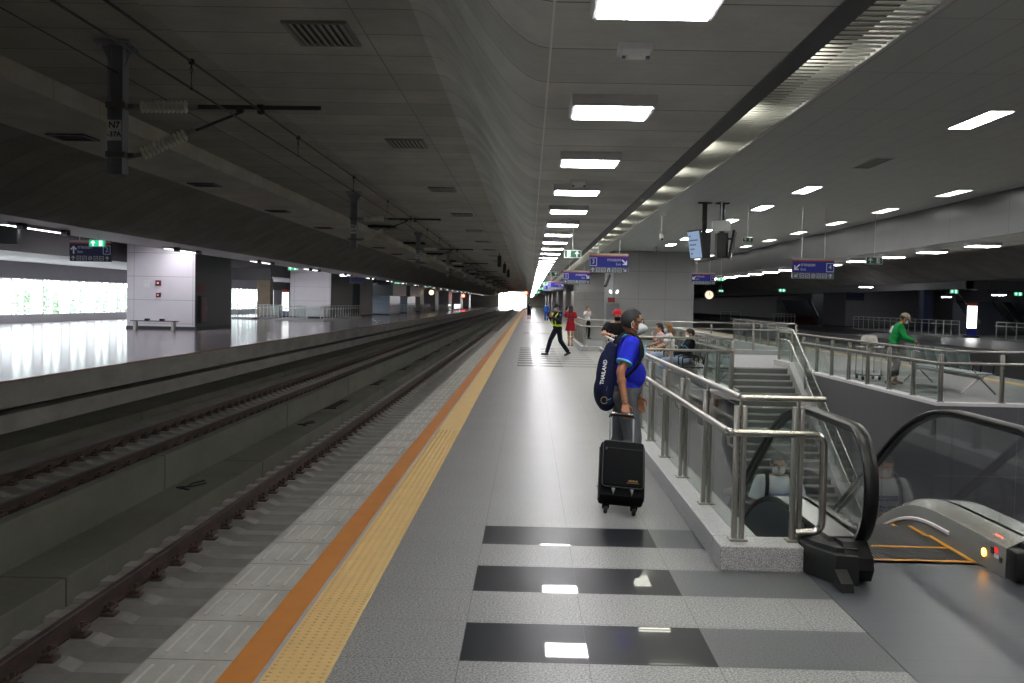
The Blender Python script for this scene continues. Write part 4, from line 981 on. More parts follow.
    if s < 0:
        q = [(-.36,7.05),(-.34,6.72),(-.22,6.47),(-.09,6.43),(-.06,7.05)]
        cap = MB().prism([(X0+a_, b_-7.1) for a_, b_ in q], 'z', .006, .185).prism([(X0-.34+.02, 7.0-7.1),(X0-.30,6.74-7.1),(X0-.20,6.55-7.1),(X0-.07,6.52-7.1),(X0-.07,7.0-7.1)], 'z', .185, .215)
    else: cap = MB().cbox(X0-.168, X0+.26, 6.58-7.1, 6.76-7.1, .006, .205, .025)
    cp = obj('newel_cap', cap, plain('black moulded plastic', (16,16,18), .45), esc, 40, 'black plastic newel cap')
    obj('handrail_inlet', MB().prism([(6.50-7.1,.02),(6.45-7.1,.10),(6.47-7.1,.17),(6.60-7.1,.245),(6.86-7.1,.235),(6.86-7.1,.02)], 'x', X0-.15 if s < 0 else X0-.08, X0+.01 if s < 0 else X0+.05), M['rubber'], cp, 30)
    if s < 0: obj('stop_wedge', MB().prism([(6.27-7.1,.006),(6.29-7.1,.055),(6.43-7.1,.11),(6.45-7.1,.006)], 'x', X0-.24, X0-.165), M['rubber'], cp)
    if s > 0:
        obj('indicator_light', MB().lathe([(.004,-.003),(.027,-.003),(.027,.006),(.020,.010)], (X0-.178, 7.03-7.1, .10), 16, 'x'), emit('orange indicator', (1,.42,.05), 9), esc, True, 'glowing orange indicator')
        obj('red_indicator', MB().cbox(X0-.112,X0-.086,6.90-7.1,7.02-7.1,.215,.232,.003, Matrix.Translation((0,0,-.004))), emit('red indicator', (1,.06,.02), 7), esc, False, 'glowing red indicator')
        obj('key_switch', MB().cbox(X0-.178,X0-.17,6.885-7.1,6.93-7.1,.12,.165,.003), M['black'], esc)
        obj('display', MB().cbox(X0-.178,X0-.17,6.83-7.1,6.87-7.1,.14,.175,.002), emit('small red display', (.6,.02,.02), 1.2), esc, False, 'small red display')
        obj('notice_sticker', MB().cbox(X0-.178,X0-.17,6.82-7.1,6.875-7.1,.105,.13,.002), M['white'], esc, False, 'white notice sticker')
        obj('stop_button', MB().cbox(X0-.18,X0-.17,6.765-7.1,6.795-7.1,.09,.125,.003), M['black'], esc)
step_m = plain('dark ribbed step metal', (58,58,58), .45, .5); ye = plain('yellow step line', (214,150,40), .5)
obj('comb_plate', MB().cbox(-.38,.38,-.05,.02,-.05,.004,.003), M['steel2'], esc)
y = 7.13; k = 0
while y < 17.6:
    z = zt(y+.2)-.95; st = MB().box(-.380,.380,y-7.1,y-7.1+.405,z-.035,z)
    for j in range(28): st.box(-.372+.0268*j, -.361+.0268*j, y-7.1+.006, y-7.1+.40, z, z+.005)
    st.box(-.380,.380,y-7.1,y-7.1+.02,z-.035,z+.0).box(-.380,.380,y-7.1+.385,y-7.1+.405,z-.26,z-.03)
    so = obj('step', st, step_m, esc)
    obj('yellow_edge', MB().box(-.380,.380,y-7.1,y-7.1+.028,z,z+.007).box(.350,.380,y-7.1+.028,y-7.1+.405,z,z+.007).box(-.380,-.350,y-7.1+.028,y-7.1+.405,z,z+.007), ye, so, False, 'yellow edge lines')
    y += .41
pr = [(6.9,-.30)]+[(y, zt(y)-.95-.42) for y in ys if 7.2 < y < 18.8]; pr2 = [(y, zt(y)-.95-1.0) for y in reversed([q for q in ys if 7.4 < q < 18.8])]
obj('truss', MB().prism([(a-7.1, max(b, LOW+.0)) for a, b in pr]+[(a-7.1, max(b, LOW-.1)) for a, b in pr2], 'x', -.56, .56), M['black'], esc)

# ------------------------------------------------------------------ rails, sleepers, wires
def rail(x, label, z=-1.17):
    pr = [(-.06,0),(.06,0),(.06,.012),(.012,.03),(.010,.115),(.034,.130),(.034,.155),(.026,.162),(-.026,.162),(-.034,.155),(-.034,.130),(-.010,.115),(-.012,.03),(-.06,.012)]
    o = obj('rail', MB().prism([(a,b) for a,b in pr], 'y', Y0+1, Y1+40), M['rust'], None); o.location = (x,0,z)
    tag(o, label, 'rail', 'running rails of the two tracks')
rail(-3.845, 'left rusty rail of the near track'); rail(-2.61, 'right rail of the near track, close under the platform edge')
rail(-7.80, 'left dark rail of the far track'); rail(-6.74, 'right dark rail of the far track by the concrete wall')
clip_m = plain('rusty rail clip', (88,72,64), .7); bolt_m = plain('grey clip bolt', (96,94,92), .5, .6)
def clip(x, s):
    m = MB().cbox(x-.055,x+.075,-.075,.075,0,.03,.008).tube([(x-s*.035,-.065,.045),(x+s*.04,-.075,.075),(x+s*.07,0,.09),(x+s*.04,.075,.075),(x-s*.03,.055,.05),(x-s*.035,.0,.07)], .017, 8)
    return m.cyl((x+s*.02,0,.02), (x+s*.02,0,.125), .021, 8)
def sleeper(label, group, xs, loc, w=1.9):
    t = thing('sleeper', label, 'sleeper', loc, 0, group)
    pr = [(-w/2,-.07),(w/2,-.07),(w/2,0),(w/2-.40,0),(w/2-.52,-.045),(-w/2+.78,-.045),(-w/2+.66,0),(-w/2,0)]
    m = MB(); 
    def ring(y, k): return [(x, y, z*1.0 - k) for x, z in pr]
    a, b, c, d = ring(-.15,.055), ring(-.115,0), ring(.115,0), ring(.15,.055); n = len(pr)
    fix = lambda R: [(x, y, max(z, -.075)) for x, y, z in R]
    m.add(fix(a)+b+c+fix(d), [(i+q*n,(i+1)%n+q*n,(i+1)%n+(q+1)*n,i+(q+1)*n) for q in range(3) for i in range(n)]+[tuple(range(n))[::-1], tuple(range(3*n,4*n))])
    obj('concrete_block', m, M['sleeper'], t)
    for x, s in xs: obj('rail_clip', clip(x, s), clip_m, t, True, 'rusty spring clip')
    return t
s0 = sleeper('pale concrete sleeper clipped to the rusty rail of the near track', 'sleepers of the near track', [(-3.725+3.31,1),(-2.725+3.31,-1)], (-3.31,8.05-.6*6,-1.172))
for k in range(1, 165): dup(s0, (-3.31, 8.05-.6*6+.6*k, -1.172))
s1 = sleeper('dark concrete sleeper clipped to the rails of the far track', 'sleepers of the far track', [(-7.68+7.27,1),(-6.62+7.27,1)], (-7.27,13.0,-1.172))
for k in range(1, 130): dup(s1, (-7.27, 13.0+.6*k, -1.172))
m = MB()
for k in range(165, 520): m.box(-4.26,-2.36,8.05-3.6+.6*k-.12,8.05-3.6+.6*k+.12,-1.23,-1.172)
for k in range(130, 500): m.box(-8.22,-6.32,13+.6*k-.12,13+.6*k+.12,-1.23,-1.172)
tag(obj('distant_sleepers', m, M['sleeper']), 'far-off sleepers of both tracks receding to the bright end', 'sleeper', kind='stuff')
for i, (x, y) in enumerate(((-4.72,14.4),(-4.70,21.8))):
    o = obj('cable_loop', MB().tube([(0,0,.0),(.05,.10,.03),(.16,.32,.035),(.22,.15,.03),(.10,-.1,.025),(-.05,-.25,.03),(.14,-.34,.02)], .014, 8), M['wire'], None, True, loc=(x,y,-.945))
    tag(o, ('loose black cable loop on the nearer joint of the low plinth', 'loose black cable loop lying farther along the low plinth')[i], 'cable')
dc = None
for k in range(7):
    y = 26+7.2*k
    if dc is None:
        dc = thing('drain_grate', 'nearest dark drain grate let into the low plinth', 'grate', (-4.74,y,-.945), 0, 'drain grates along the low plinth')
        obj('frame', MB().box(-.15,.15,-1.0,-.96,0,.02).box(-.15,.15,.96,1.0,0,.02).box(-.15,-.11,-.96,.96,0,.02).box(.11,.15,-.96,.96,0,.02), M['black'], dc)
        g = MB()
        for j in range(24): g.box(-.11,.11,-.94+.08*j,-.90+.08*j,.0,.016)
        obj('bars', g, M['wire'], dc)
    else: dup(dc, (-4.74,y,-.945), 0, '%s dark drain grate along the low plinth, counted from the camera' % ORD[k])
# masts
def mast(y, label, first=None):
    loc = (-5.04, y, 4.74)
    if first: return dup(first, loc, 0, label, 'overhead line masts')
    t = thing('overhead_line_mast', label, 'mast', loc, 0, 'overhead line masts')
    m = MB().cbox(-.10,.10,-.09,-.078,-1.57,0,.003).cbox(-.10,.10,.078,.09,-1.57,0,.003).cbox(-.006,.006,-.08,.08,-1.57,0,.002)
    m = MB().cbox(-.092,-.08,-.10,.10,-1.57,0,.003).cbox(.08,.092,-.10,.10,-1.57,0,.003).cbox(-.08,.08,-.006,.006,-1.57,0,.002)
    obj('mast_post', m, M['dsteel'], t)
    h = obj('head_plate', MB().cbox(-.22,.22,-.22,.22,-.03,0,.004).prism([(-.20,-.03),(-.092,-.26),(-.092,-.03)], 'y', -.01,.01).prism([(.20,-.03),(.092,-.26),(.092,-.03)], 'y', -.01,.01), M['dsteel'], t)
    for sx in (-.17,.17):
        for sy in (-.17,.17): obj('bolt', MB().lathe([(.018,-.06),(.018,-.03)], (sx,sy,0), 6), M['dsteel'], h)
    for z in (-.75,-1.34): obj('clamp', MB().cbox(-.11,.13,-.12,.12,z-.035,z+.035,.008).cbox(.10,.20,-.03,.03,z-.03,z+.03,.006), plain('pale clamp steel', (130,132,130), .5, .5), t)
    np = obj('number_plate', MB().cbox(-.085,.085,-.118,-.108,-1.18,-.93,.004), plain('white number plate', (232,232,228), .5), t, False, 'white number plate')
    text('number', 'N7', .105, (0,-.1195,-.995), M['black'], np, bold=.002); text('number', '-37A', .085, (0,-.1195,-1.105), M['black'], np, bold=.0015)
    def ins(a, b, nd):
        a, b = V(a), V(b); d = (b-a).normalized(); L = (b-a).length; pts = []; rs = []
        for k in range(nd*4+1):
            u = k/(nd*4); pts.append(a+d*L*u); rs.append(.038 if k % 4 in (0,3) else .078 if k % 4 == 1 else .070)
        return MB().tube(pts, rs, 16)
    A, Bq = V((.28,0,-.75)), V((.86,0,-.74)); tb = obj('upper_insulator', ins(A, Bq, 11), M['insul'], t, 50, 'ribbed grey insulator')
    obj('end_fitting', MB().cyl((.19,0,-.75), A, .028, 10).cyl(Bq, (.98,0,-.74), .040, 12), M['dsteel'], tb, True)
    ct = obj('cantilever_tube', MB().tube([(.95,0,-.74),(1.5,0,-.735),(2.47,0,-.73)], [.030,.028,.026], 12), M['strip'], t, True)
    obj('tube_hook', MB().tube([(2.44,0,-.74),(2.44,0,-.80)], .01, 6), M['dsteel'], ct)
    C_, D_ = V((.30,0,-1.32)), V((.84,0,-1.07)); lb = obj('lower_insulator', ins(C_, D_, 11), M['insul'], t, 50, 'ribbed grey insulator')
    obj('end_fitting', MB().cyl((.19,0,-1.35), C_, .028, 10).cyl(D_, D_+(D_-C_).normalized()*.12, .035, 12), M['dsteel'], lb, True)
    obj('brace_tube', MB().tube([D_+(D_-C_).normalized()*.08, (1.49,0,-.80)], .018, 10).cyl((1.49,-.03,-.77),(1.49,.03,-.77),.045,12), M['strip'], t, True)
    obj('wire_clamp', MB().cbox(1.70,1.78,-.04,.04,-.785,-.70,.01).ell((1.74,0,-.79), (.05,.05,.03)), M['black'], t, True)
    return t
ma = mast(12.7, 'nearest overhead line mast, with a white N7 -37A plate')
for i in range(1, 12): mast(12.7+17.1*i, '%s overhead line mast from the camera, hanging over the wall between the tracks' % ORD[i], ma)
def wires(name, label, x, z, r, droppers=None):
    t = thing(name, label, 'wire', (x,0,z), 0, 'overhead wires')
    obj('wire', MB().tube([(0,Y0+.5,0)]+[(0, y, -.0) for y in range(-10, 330, 20)]+[(0,Y1,0)], r, 8), M['wire'], t)
    return t
mw = wires('messenger_wire', 'upper thick overhead wire carrying the droppers', -3.30, 3.965, .013)
for k in range(36):
    y = 10.1+4.65*k
    o = obj('dropper', MB().tube([(0,y,.0),(0,y+.012,-.05),(0,y+.03,-.085),(0,y,-.12),(0,y-.03,-.085),(0,y-.012,-.05),(0,y,0)], .005, 6).ell((0,y,.0),(.032,.032,.032)).cyl((0,y,-.11),(0,y,-.25),.0045,6).ell((0,y,-.255),(.018,.03,.018)), M['wire'], mw, True)
wires('contact_wire', 'lower overhead contact wire hung from the droppers', -3.30, 3.71, .011)
wires('return_wire', 'thin return wire fixed to the masts', -5.04, 4.39, .007)

# ------------------------------------------------------------------ lights
def ceil_light(loc, label, group, first=None):
    if first: return dup(first, loc, 0, label, group)
    t = thing('ceiling_light', label, 'ceiling light', loc, 0, group)
    obj('housing', MB().cbox(-.335,.335,-.325,.325,0,.085,.008).box(-.325,-.300,-.315,.315,-.012,.0).box(.300,.325,-.315,.315,-.012,0).box(-.300,.300,.290,.315,-.012,0).box(-.300,.300,-.315,-.290,-.012,0), M['lampframe'], t)
    obj('diffuser', MB().cbox(-.300,.300,-.290,.290,-.020,.0,.006), M['lamp'], t, False, 'glowing white diffuser')
    return t
L0 = None; gl = 'square ceiling lights above the near platform'
for k in range(-7, 103):
    y = 5.47+3.13*k
    lab = ('%s square ceiling light from the camera in the row above the platform' % ORD[k]) if 0 <= k < 14 else ('small square ceiling light far along the row above the platform' if k >= 14 else 'square ceiling light behind the viewpoint')
    o = ceil_light((.635,y,3.285), lab, gl, L0); L0 = L0 or o
gl = 'ceiling lights along the right platform edge'
for k in range(-6, 26):
    y = 16.0+3.13*k-.2
    ceil_light((10.78,y,3.277), ('%s square light from the right frame edge, beyond the metal fascia' % ORD[k]) if 0 <= k < 12 else 'square light beyond the metal fascia, far along its row' if k >= 12 else 'square light beyond the metal fascia, outside the frame', gl, L0)
t = None
for k in range(0, 24):
    if t is None:
        t = thing('strip_light', 'nearest long strip light under the far platform soffit', 'ceiling light', (-12.6,26.5,3.33), 0, 'strip lights under the far platform soffit')
        obj('housing', MB().cbox(-.12,.12,-1.7,1.7,-.02,.06,.006), M['lampframe'], t); obj('diffuser', MB().box(-.09,.09,-1.65,1.65,-.026,-.02), emit('strip diffuser', (1,.99,.97), 5), t, False, 'glowing diffuser')
        for s in (1,-1): obj('bracket', MB().cbox(.14,.30,s*1.2-.12,s*1.2+.12,-.10,.05,.01), M['strip'], t)
        s2 = t
    else: dup(s2, (-12.6,26.5+11.2*k,3.33), 0, ('%s strip light under the far platform soffit, counted from the left' % ORD[k]) if k < 12 else 'strip light under the soffit, far along the far platform')
# downlights in the metal ceiling
def downlight(loc, label, lit=True, first=None, soft=False):
    if first: return dup(first, loc, 0, label, 'recessed lights in the metal ceiling')
    t = thing('recessed_light', label, 'ceiling light', loc, 0, 'recessed lights in the metal ceiling')
    obj('trim_frame', MB().box(-.17,-.15,-.70,.70,-.01,.01).box(.15,.17,-.70,.70,-.01,.01).box(-.15,.15,-.70,-.68,-.01,.01).box(-.15,.15,.68,.70,-.01,.01), M['lampframe'], t)
    obj('lens', MB().box(-.15,.15,-.68,.68,-.004,.004), (M['lampsoft'] if soft else M['lampfar']) if lit else plain('unlit lens', (96,98,96), .5), t, False, 'glowing lens' if lit else 'unlit lens')
    return t
D0 = D1 = None; M['lampsoft'] = emit('soft recessed lens', (1,.99,.94), 4)
for k in range(-2, 8):
    y = 14.3+4.4*k
    lit = k != 1
    lab = {0:'nearest lit strip light in the metal ceiling',1:'unlit strip light in the metal ceiling, behind the nearest lit one',2:'second lit strip light in the metal ceiling',3:'third lit strip light in the metal ceiling, above the blue signs',4:'fourth lit strip light in the metal ceiling'}.get(k, 'strip light of the left line in the metal ceiling, out near the grey block' if k > 4 else 'strip light in the metal ceiling outside the frame')
    if lit: o = downlight((6.02,y,4.295), lab, True, D0); D0 = D0 or o
    else: downlight((6.02,y,4.295), lab, False)
for k in range(-2, 14):
    D1 = downlight((9.25,23.2+4.4*k,4.295), ('%s strip light from the right along the metal fascia' % ORD[k]) if 0 <= k < 8 else 'strip light close along the metal fascia, distant' if k >= 8 else 'strip light along the metal fascia, outside the frame', True, D1, True) if k > -2 else downlight((9.25,23.2+4.4*k,4.295), 'strip light along the metal fascia, outside the frame', True, None, True)
# lamps behind the louvres
LV = None
for k in range(-3, 34):
    y = 10.6+3.13*k; c = V((2.40, y, 4.44)); lab = ('%s warm lamp glowing behind the ceiling louvres' % ORD[k+2]) if -2 <= k < 12 else 'warm lamp glowing behind the louvres, far along'
    if LV is None:
        LV = obj('louvre_lamp', MB().cbox(-.40,.40,-.42,.42,-.015,.015,.006), M['lampwarm']); LV.location = c; tag(LV, lab, 'ceiling light', 'lamps behind the louvres')
    else:
        o = LV.copy(); COL.objects.link(o); o.location = c; o['label'] = lab
# ceiling boxes: emergency lights on the concrete
def emlight(loc, label, first=None):
    if first: return dup(first, loc, 0, label, 'white emergency light boxes')
    t = thing('emergency_light', label, 'emergency light', loc, 0, 'white emergency light boxes')
    obj('base', MB().cbox(-.105,.105,-.10,.10,-.05,0,.006), M['lampframe'], t)
    h = obj('lamp_head', MB().cbox(-.085,.085,-.12,.02,-.085,-.045,.006), M['white'], t)
    for s in (1,-1): obj('lens', MB().cbox(s*.075-.012,s*.075+.012,-.10,-.06,-.10,-.084,.002), plain('dark blue lens', (50,70,90), .2), h)
    obj('label_plate', MB().cbox(-.05,.05,-.135,-.12,-.115,-.085,.003), M['white'], h)
    return t
e0 = emlight((.635,6.72,3.36), 'white emergency light box on the ceiling behind the nearest ceiling light')
emlight((.62,14.0,3.36), 'white emergency light box on the ceiling before the fourth ceiling light', e0)
emlight((.62,26.5,3.36), 'tiny white emergency light box far along the ceiling', e0)
# grilles in the track ceiling
def grille(loc, label, first=None):
    if first: return dup(first, loc, 0, label, 'ventilation grilles in the track ceiling')
    t = thing('ceiling_vent', label, 'vent', loc, 0, 'ventilation grilles in the track ceiling')
    obj('frame', MB().box(-.36,-.32,-.52,.52,-.03,.01).box(.32,.36,-.52,.52,-.03,.01).box(-.32,.32,-.52,-.48,-.03,.01).box(-.32,.32,.48,.52,-.03,.01), plain('grey grille frame', (140,140,136), .6), t)
    m = MB()
    for k in range(8): m.box(-.030,.030,-.48,.48,-.004,.004, Matrix.Translation((-.28+.08*k,0,-.016)) @ Matrix.Rotation(.45,4,'Y'))
    obj('slats', m, plain('grey grille slats', (176,176,170), .6), t)
    obj('backing', MB().box(-.32,.32,-.48,.48,-.004,.002), M['black'], t)
    return t
g0 = grille((-2.42,12.0,4.735), 'nearest slatted vent grille in the pale track ceiling')
for k in range(1, 9): grille((-2.42,12.0+8.25*k,4.735), '%s slatted vent grille along the pale track ceiling' % ORD[k], g0)
hole = None
for k in range(9):
    m = MB()
    if hole is None:
        hole = thing('ceiling_hatch', 'dark square hatch on the beam soffit, nearest', 'hatch', (-8.1,18.4,4.468), 0, 'dark hatches on the beam soffit')
        obj('frame', MB().box(-.34,-.28,-.34,.34,-.03,.0).box(.28,.34,-.34,.34,-.03,0).box(-.28,.28,-.34,-.28,-.03,0).box(-.28,.28,.28,.34,-.03,0), M['strip'], hole); obj('opening', MB().box(-.28,.28,-.28,.28,-.006,0), plain('recess shade black', (8,8,8), .9), hole)  # flat black plate paints the shade inside the opening
    else: dup(hole, (-8.1,18.4+7.5*k,4.468), 0, 'dark square hatch on the beam soffit, %s from the camera' % ORD[k])
slot = None  # black boxes with hangers stand in for dark recesses in the ceiling
for k in range(14):
    y = 43+12*k
    if slot is None:
        slot = thing('ceiling_opening_box', 'nearest black box standing in for a dark opening in the track ceiling', 'opening stand-in', (-6.1,y,4.755), 0, 'black boxes standing in for dark openings in the track ceiling')
        obj('casing', MB().cbox(-.55,.55,-.35,.35,-.13,-.03,.02), M['black'], slot)
        for s in (1,-1): obj('hanger', MB().cyl((s*.4,0,-.05),(s*.4,0,0),.02,8), M['dsteel'], slot)
    else: dup(slot, (-6.1,y,4.755), 0, '%s black box standing in for a dark opening in the track ceiling, counted from the camera' % ORD[k])
sg = None
for i, y in enumerate((66,80,94)):
    if sg is None:
        sg = thing('hanging_beacon', 'nearest small black cylinder hanging from the pale track ceiling', 'beacon', (-1.95,y,4.74), 0, 'black cylinders hanging over the near track')
        obj('stem', MB().cyl((0,0,-.18),(0,0,0),.03,8), M['black'], sg); obj('can', MB().lathe([(.11,-.85),(.13,-.82),(.13,-.2),(.10,-.16)],(0,0,0),14), M['black'], sg, 40)
    else: dup(sg, (-1.95,y,4.74), 0, '%s small black cylinder hanging from the pale track ceiling' % ORD[i])
# ------------------------------------------------------------------ signs
def arrow(cx, cz, s, ang, y, w=.2):
    """flat arrow with head, pointing up for ang 0 (radians, clockwise)"""
    pr = [(0,.5),(.42,.08),(.30,-.04),(.09,.17),(.09,-.5),(-.09,-.5),(-.09,.17),(-.30,-.04),(-.42,.08)]
    ca, sa = math.cos(-ang), math.sin(-ang)
    return [(cx+s*(a*ca-b*sa), cz+s*(a*sa+b*ca)) for a, b in pr]
def frame_ring(cx, cz, hw, hh, t):
    m = MB(); m.box(cx-hw,cx+hw,0,1,cz+hh-t,cz+hh).box(cx-hw,cx+hw,0,1,cz-hh,cz-hh+t).box(cx-hw,cx-hw+t,0,1,cz-hh,cz+hh).box(cx+hw-t,cx+hw,0,1,cz-hh,cz+hh)
    return m
def plate(m, y0, y1):
    m.v = [(x, y0+(y1-y0)*y, z) for x, y, z in m.v]; return m
def way_sign(loc, label, W, num, flip=False, arr=2.356, top=3.36, plain_face=False, dark=False, exits=True):
    """hanging blue sign: cap, red line, blue face, grey pictogram strip, two rods. loc = bottom centre"""
    H = W*.50; t = thing('direction_sign', label, 'sign', loc, 0, 'blue direction signs')
    hw = W/2; yF = -.061
    obj('sign_body', MB().cbox(-hw,hw,-.055,.055,0,H,.008), M['signdark'] if dark else M['signgrey'], t)
    obj('cap_strip', MB().box(-hw,hw,-.06,.06,H*.90,H), M['signtop'], t); obj('red_band', MB().box(-hw,hw,-.0605,.0605,H*.84,H*.90), M['red'], t, False, 'red band')
    bf = obj('blue_face', MB().box(-hw,hw,-.060,.060,H*.30,H*.84), M['navy'] if dark else M['blue'], t, False, 'blue face')
    for s in (1,-1): obj('hanging_rod', MB().cyl((s*hw*.55,0,H), (s*hw*.55,0,top-loc[2]), .010, 8), M['lampframe'], t)
    if plain_face: return t
    f = -1 if flip else 1
    ax = f*hw*.80; obj('arrow', MB().prism(arrow(ax, H*.55, H*.38, arr, 0), 'y', yF-.003, yF), M['white'], bf, False, 'white arrow')
    nx = -f*hw*.80; obj('number_frame', plate(frame_ring(nx, H*.56, H*.185, H*.215, H*.035), yF-.003, yF), M['ltext'], bf)
    if num: text('platform_number', num, H*.32, (nx, yF-.002, H*.565), M['ltext'], bf, bold=.001)
    tx = f*hw*.62
    al = 'RIGHT' if f > 0 else 'LEFT'
    text('thai_lettering', 'ทางออก', H*.215, (tx, yF-.002, H*.67), M['ltext'], bf, align=al, bold=.0008)
    text('english_lettering', 'Exit', H*.17, (tx, yF-.002, H*.45), M['ltext'], bf, align=al)
    # pictogram strip
    pic = MB(); kinds = 'ubbxbbd' if f > 0 else 'dbbobbu'
    for k, kd in enumerate(kinds):
        x = -hw*.82+hw*1.64*k/6; z = H*.15; s = H*.105
        if kd in 'ud': pic.prism(arrow(x, z, s*2.1, 0 if kd == 'u' else (arr), 0), 'y', yF-.003, yF)
        elif kd == 'b': pic.v += []; q = plate(frame_ring(x, z, s, s, s*.2), yF-.003, yF); pic.add(q.v, q.f); pic.prism([(x-s*.6,z-s*.5),(x+s*.5,z+s*.1),(x+s*.5,z+s*.4),(x-s*.6,z-s*.2)], 'y', yF-.003, yF)
        elif kd == 'x': pic.prism([(x-s*.7,z-s),(x-s*.7,z+s*.4),(x-s*.3,z+s),(x+s*.3,z+s),(x+s*.7,z+s*.4),(x+s*.7,z-s),(x+s*.3,z-s),(x+s*.3,z+s*.3),(x-s*.3,z+s*.3),(x-s*.3,z-s)], 'y', yF-.003, yF)
        else: pic.tube([(x+s*.8*math.cos(a), yF, z+s*.8*math.sin(a)) for a in [PI/6*i for i in range(13)]], s*.14, 5).tube([(x-s*.5,yF,z-s*.5),(x+s*.5,yF,z+s*.5)], s*.14, 5)
    obj('pictograms', pic, M['ltext'], t, False, 'pale pictograms')
    return t
p = at(608.5,273,27); way_sign(p, 'blue exit sign with number 3 and arrow down right, above the man in blue', 1.0, '3', top=3.36)
p = at(576.5,284,40); way_sign(p, 'smaller blue exit sign left of and behind the number 3 sign', 1.03, '3', top=3.36)
p = at(555.5,289.5,56); way_sign(p, 'third blue sign in the line, above the guard, farther back', .87, '3', top=3.36)
p = at(549,291,78); way_sign(p, 'tiny fourth blue sign beyond the guard', .9, '3', top=3.36)
p = at(812.5,279,27); way_sign(p, 'blue exit sign with number 4 and arrow down left, over the right railing', 1.06, '4', True, -2.356, top=4.3)
p = at(703,284.5,45); way_sign(p, 'blue exit sign with number 4 seen beside the grey block', 1.0, '4', True, -2.356, top=4.3)
p = at(91,261.5,31); way_sign(p, 'dark blue exit sign with number 2 and arrow up, over the far platform', 1.24, '2', True, 0, top=3.42, dark=True)
for px, py, Y, w, lab in ((357,284,84,1.25,'dark blue sign in front of the dark block on the far platform'),(384,285,96,1.3,'dark blue sign left of the green exit lights on the far platform'),(420,287,130,1.2,'blue sign beyond the round lamp side of the far platform'),(855,300.5,90,1.5,'dark blue sign on the dark block of the right platform')):
    way_sign(at(px,py,Y), lab, w, '2', True, 0, top=at(px,py,Y).z+.9, plain_face=True, dark=True)

EX = {}
def exit_sign(px, py, Y, W, label, lit=True, left=False, top=None):
    """green running-man exit box; px,py = bottom centre"""
    p = at(px, py, Y); t = thing('exit_sign', label, 'exit sign', p, 0, 'green exit signs'); H = W*.46; hw = W/2
    obj('case', MB().cbox(-hw,hw,-.03,.03,0,H,.006), M['white'], t)
    g = obj('green_face', MB().box(-hw*.94,hw*.94,-.034,-.03,H*.08,H*.92), M['eglow'] if lit else M['egreen'], t, False, 'green face')
    wm = M['wglow'] if lit else M['white']; s = -1 if left else 1
    obj('arrow', MB().prism(arrow(s*hw*.5, H*.5, H*.72, 0, 0), 'y', -.038, -.034), wm, g, False, 'white arrow')
    x = -s*hw*.45; q = H
    m = MB().box(x-hw*.20,x+hw*.20,-.038,-.034,H*.16,H*.84); obj('doorway', m, wm, g, False, 'white doorway')
    r = MB().tube([(x+.30*q*.3,-.040,q*.66),(x+.02*q,-.040,q*.46),(x+.14*q,-.040,q*.34),(x+.05*q,-.040,q*.20)], q*.035, 6).tube([(x+.02*q,-.040,q*.46),(x-.14*q,-.040,q*.28)], q*.035, 6).tube([(x-.13*q,-.04,q*.56),(x+.1*q,-.04,q*.60),(x+.2*q,-.04,q*.50)], q*.028, 6).ell((x+.10*q,-.040,q*.75), (q*.06,q*.02,q*.06))
    obj('running_figure', r, M['eglow'] if lit else M['egreen'], g, False, 'green running figure')
    if top is None: top = 3.36
    obj('hanging_rod', MB().cyl((0,0,H),(0,0,max(.05, top-p.z)),.008,6), M['lampframe'], t)
exit_sign(572.5,258,22,.36,'green exit sign left of the blue number 3 sign', False)
exit_sign(553,276.5,42,.42,'second green exit sign, above the walking guard', False)
exit_sign(545.5,285,64,.42,'third green exit sign, tiny, along the bright row of lights')
exit_sign(541,290,92,.5,'fourth green exit sign, tiny, along the bright row of lights')
exit_sign(537.5,293.5,130,.6,'fifth green exit sign, farthest along the row of lights')
exit_sign(874,264.5,27,.42,'green exit sign right of the blue number 4 sign', False, True, 4.3)
exit_sign(747.5,242,27,.26,'small dark green exit sign under the metal ceiling', False, True, 4.3)
exit_sign(721,281,46,.30,'green exit sign touching the blue sign by the grey block', True, True, 4.3)
exit_sign(97.5,247,29.5,.46,'lit green exit sign in front of the number 2 sign', True, True, 3.40)
for i, (px, py, Y, W) in enumerate(((293,270.5,70,.68),(254.5,277.5,92,.62),(397,284,104,.62),(410.5,285,120,.6),(429,287,128,.6),(446,289,150,.6),(457,290.5,170,.6),(466,292,190,.6))):
    exit_sign(px, py, Y, W, ('lit green exit sign at the top corner of the second white block','lit green exit sign in the gap between the two white blocks','brightest lit exit sign in the group beyond the dark blue signs','small lit exit sign just right of the brightest of its group','lit exit sign above the round yellow lamp','lit exit sign next beyond the round yellow lamp','tiny lit exit sign two beyond the round yellow lamp','tiny lit exit sign farthest along the far platform')[i], True, True, 3.37)
for i, (px, py, Y, W) in enumerate(((981,286.5,62,.65),(954,293.5,76,.6),(782,292,75,.5),(1018,296,80,.65),(721,292,70,.32))):
    exit_sign(px, py, Y, W, ('lit green exit sign above the lit totem on the right platform','lit green exit sign left of the totem','lit green exit sign over the dark stairs','lit green exit sign at the right frame edge','lit green exit sign near the round clock')[i], True, True, at(px,py,Y).z+.6)
# blank white box lamp signs
def box_lamp(px, py, Y, w, h, label, top, s=2.0):
    p = at(px,py,Y); t = thing('box_lamp', label, 'sign', p); obj('case', MB().cbox(-w/2,w/2,-.06,.06,0,h,.008), M['white'], t); obj('face', MB().box(-w/2+.01,w/2-.01,-.064,-.06,.01,h-.01), emit('white lamp face', (1,1,1), s), t, False, 'glowing white face')
    obj('hanging_rod', MB().cyl((0,0,h),(0,0,top-p.z),.01,6), M['lampframe'], t)
box_lamp(343.5,276.5,80,.55,.32,'blank glowing white box sign before the dark block on the far platform', 3.38)
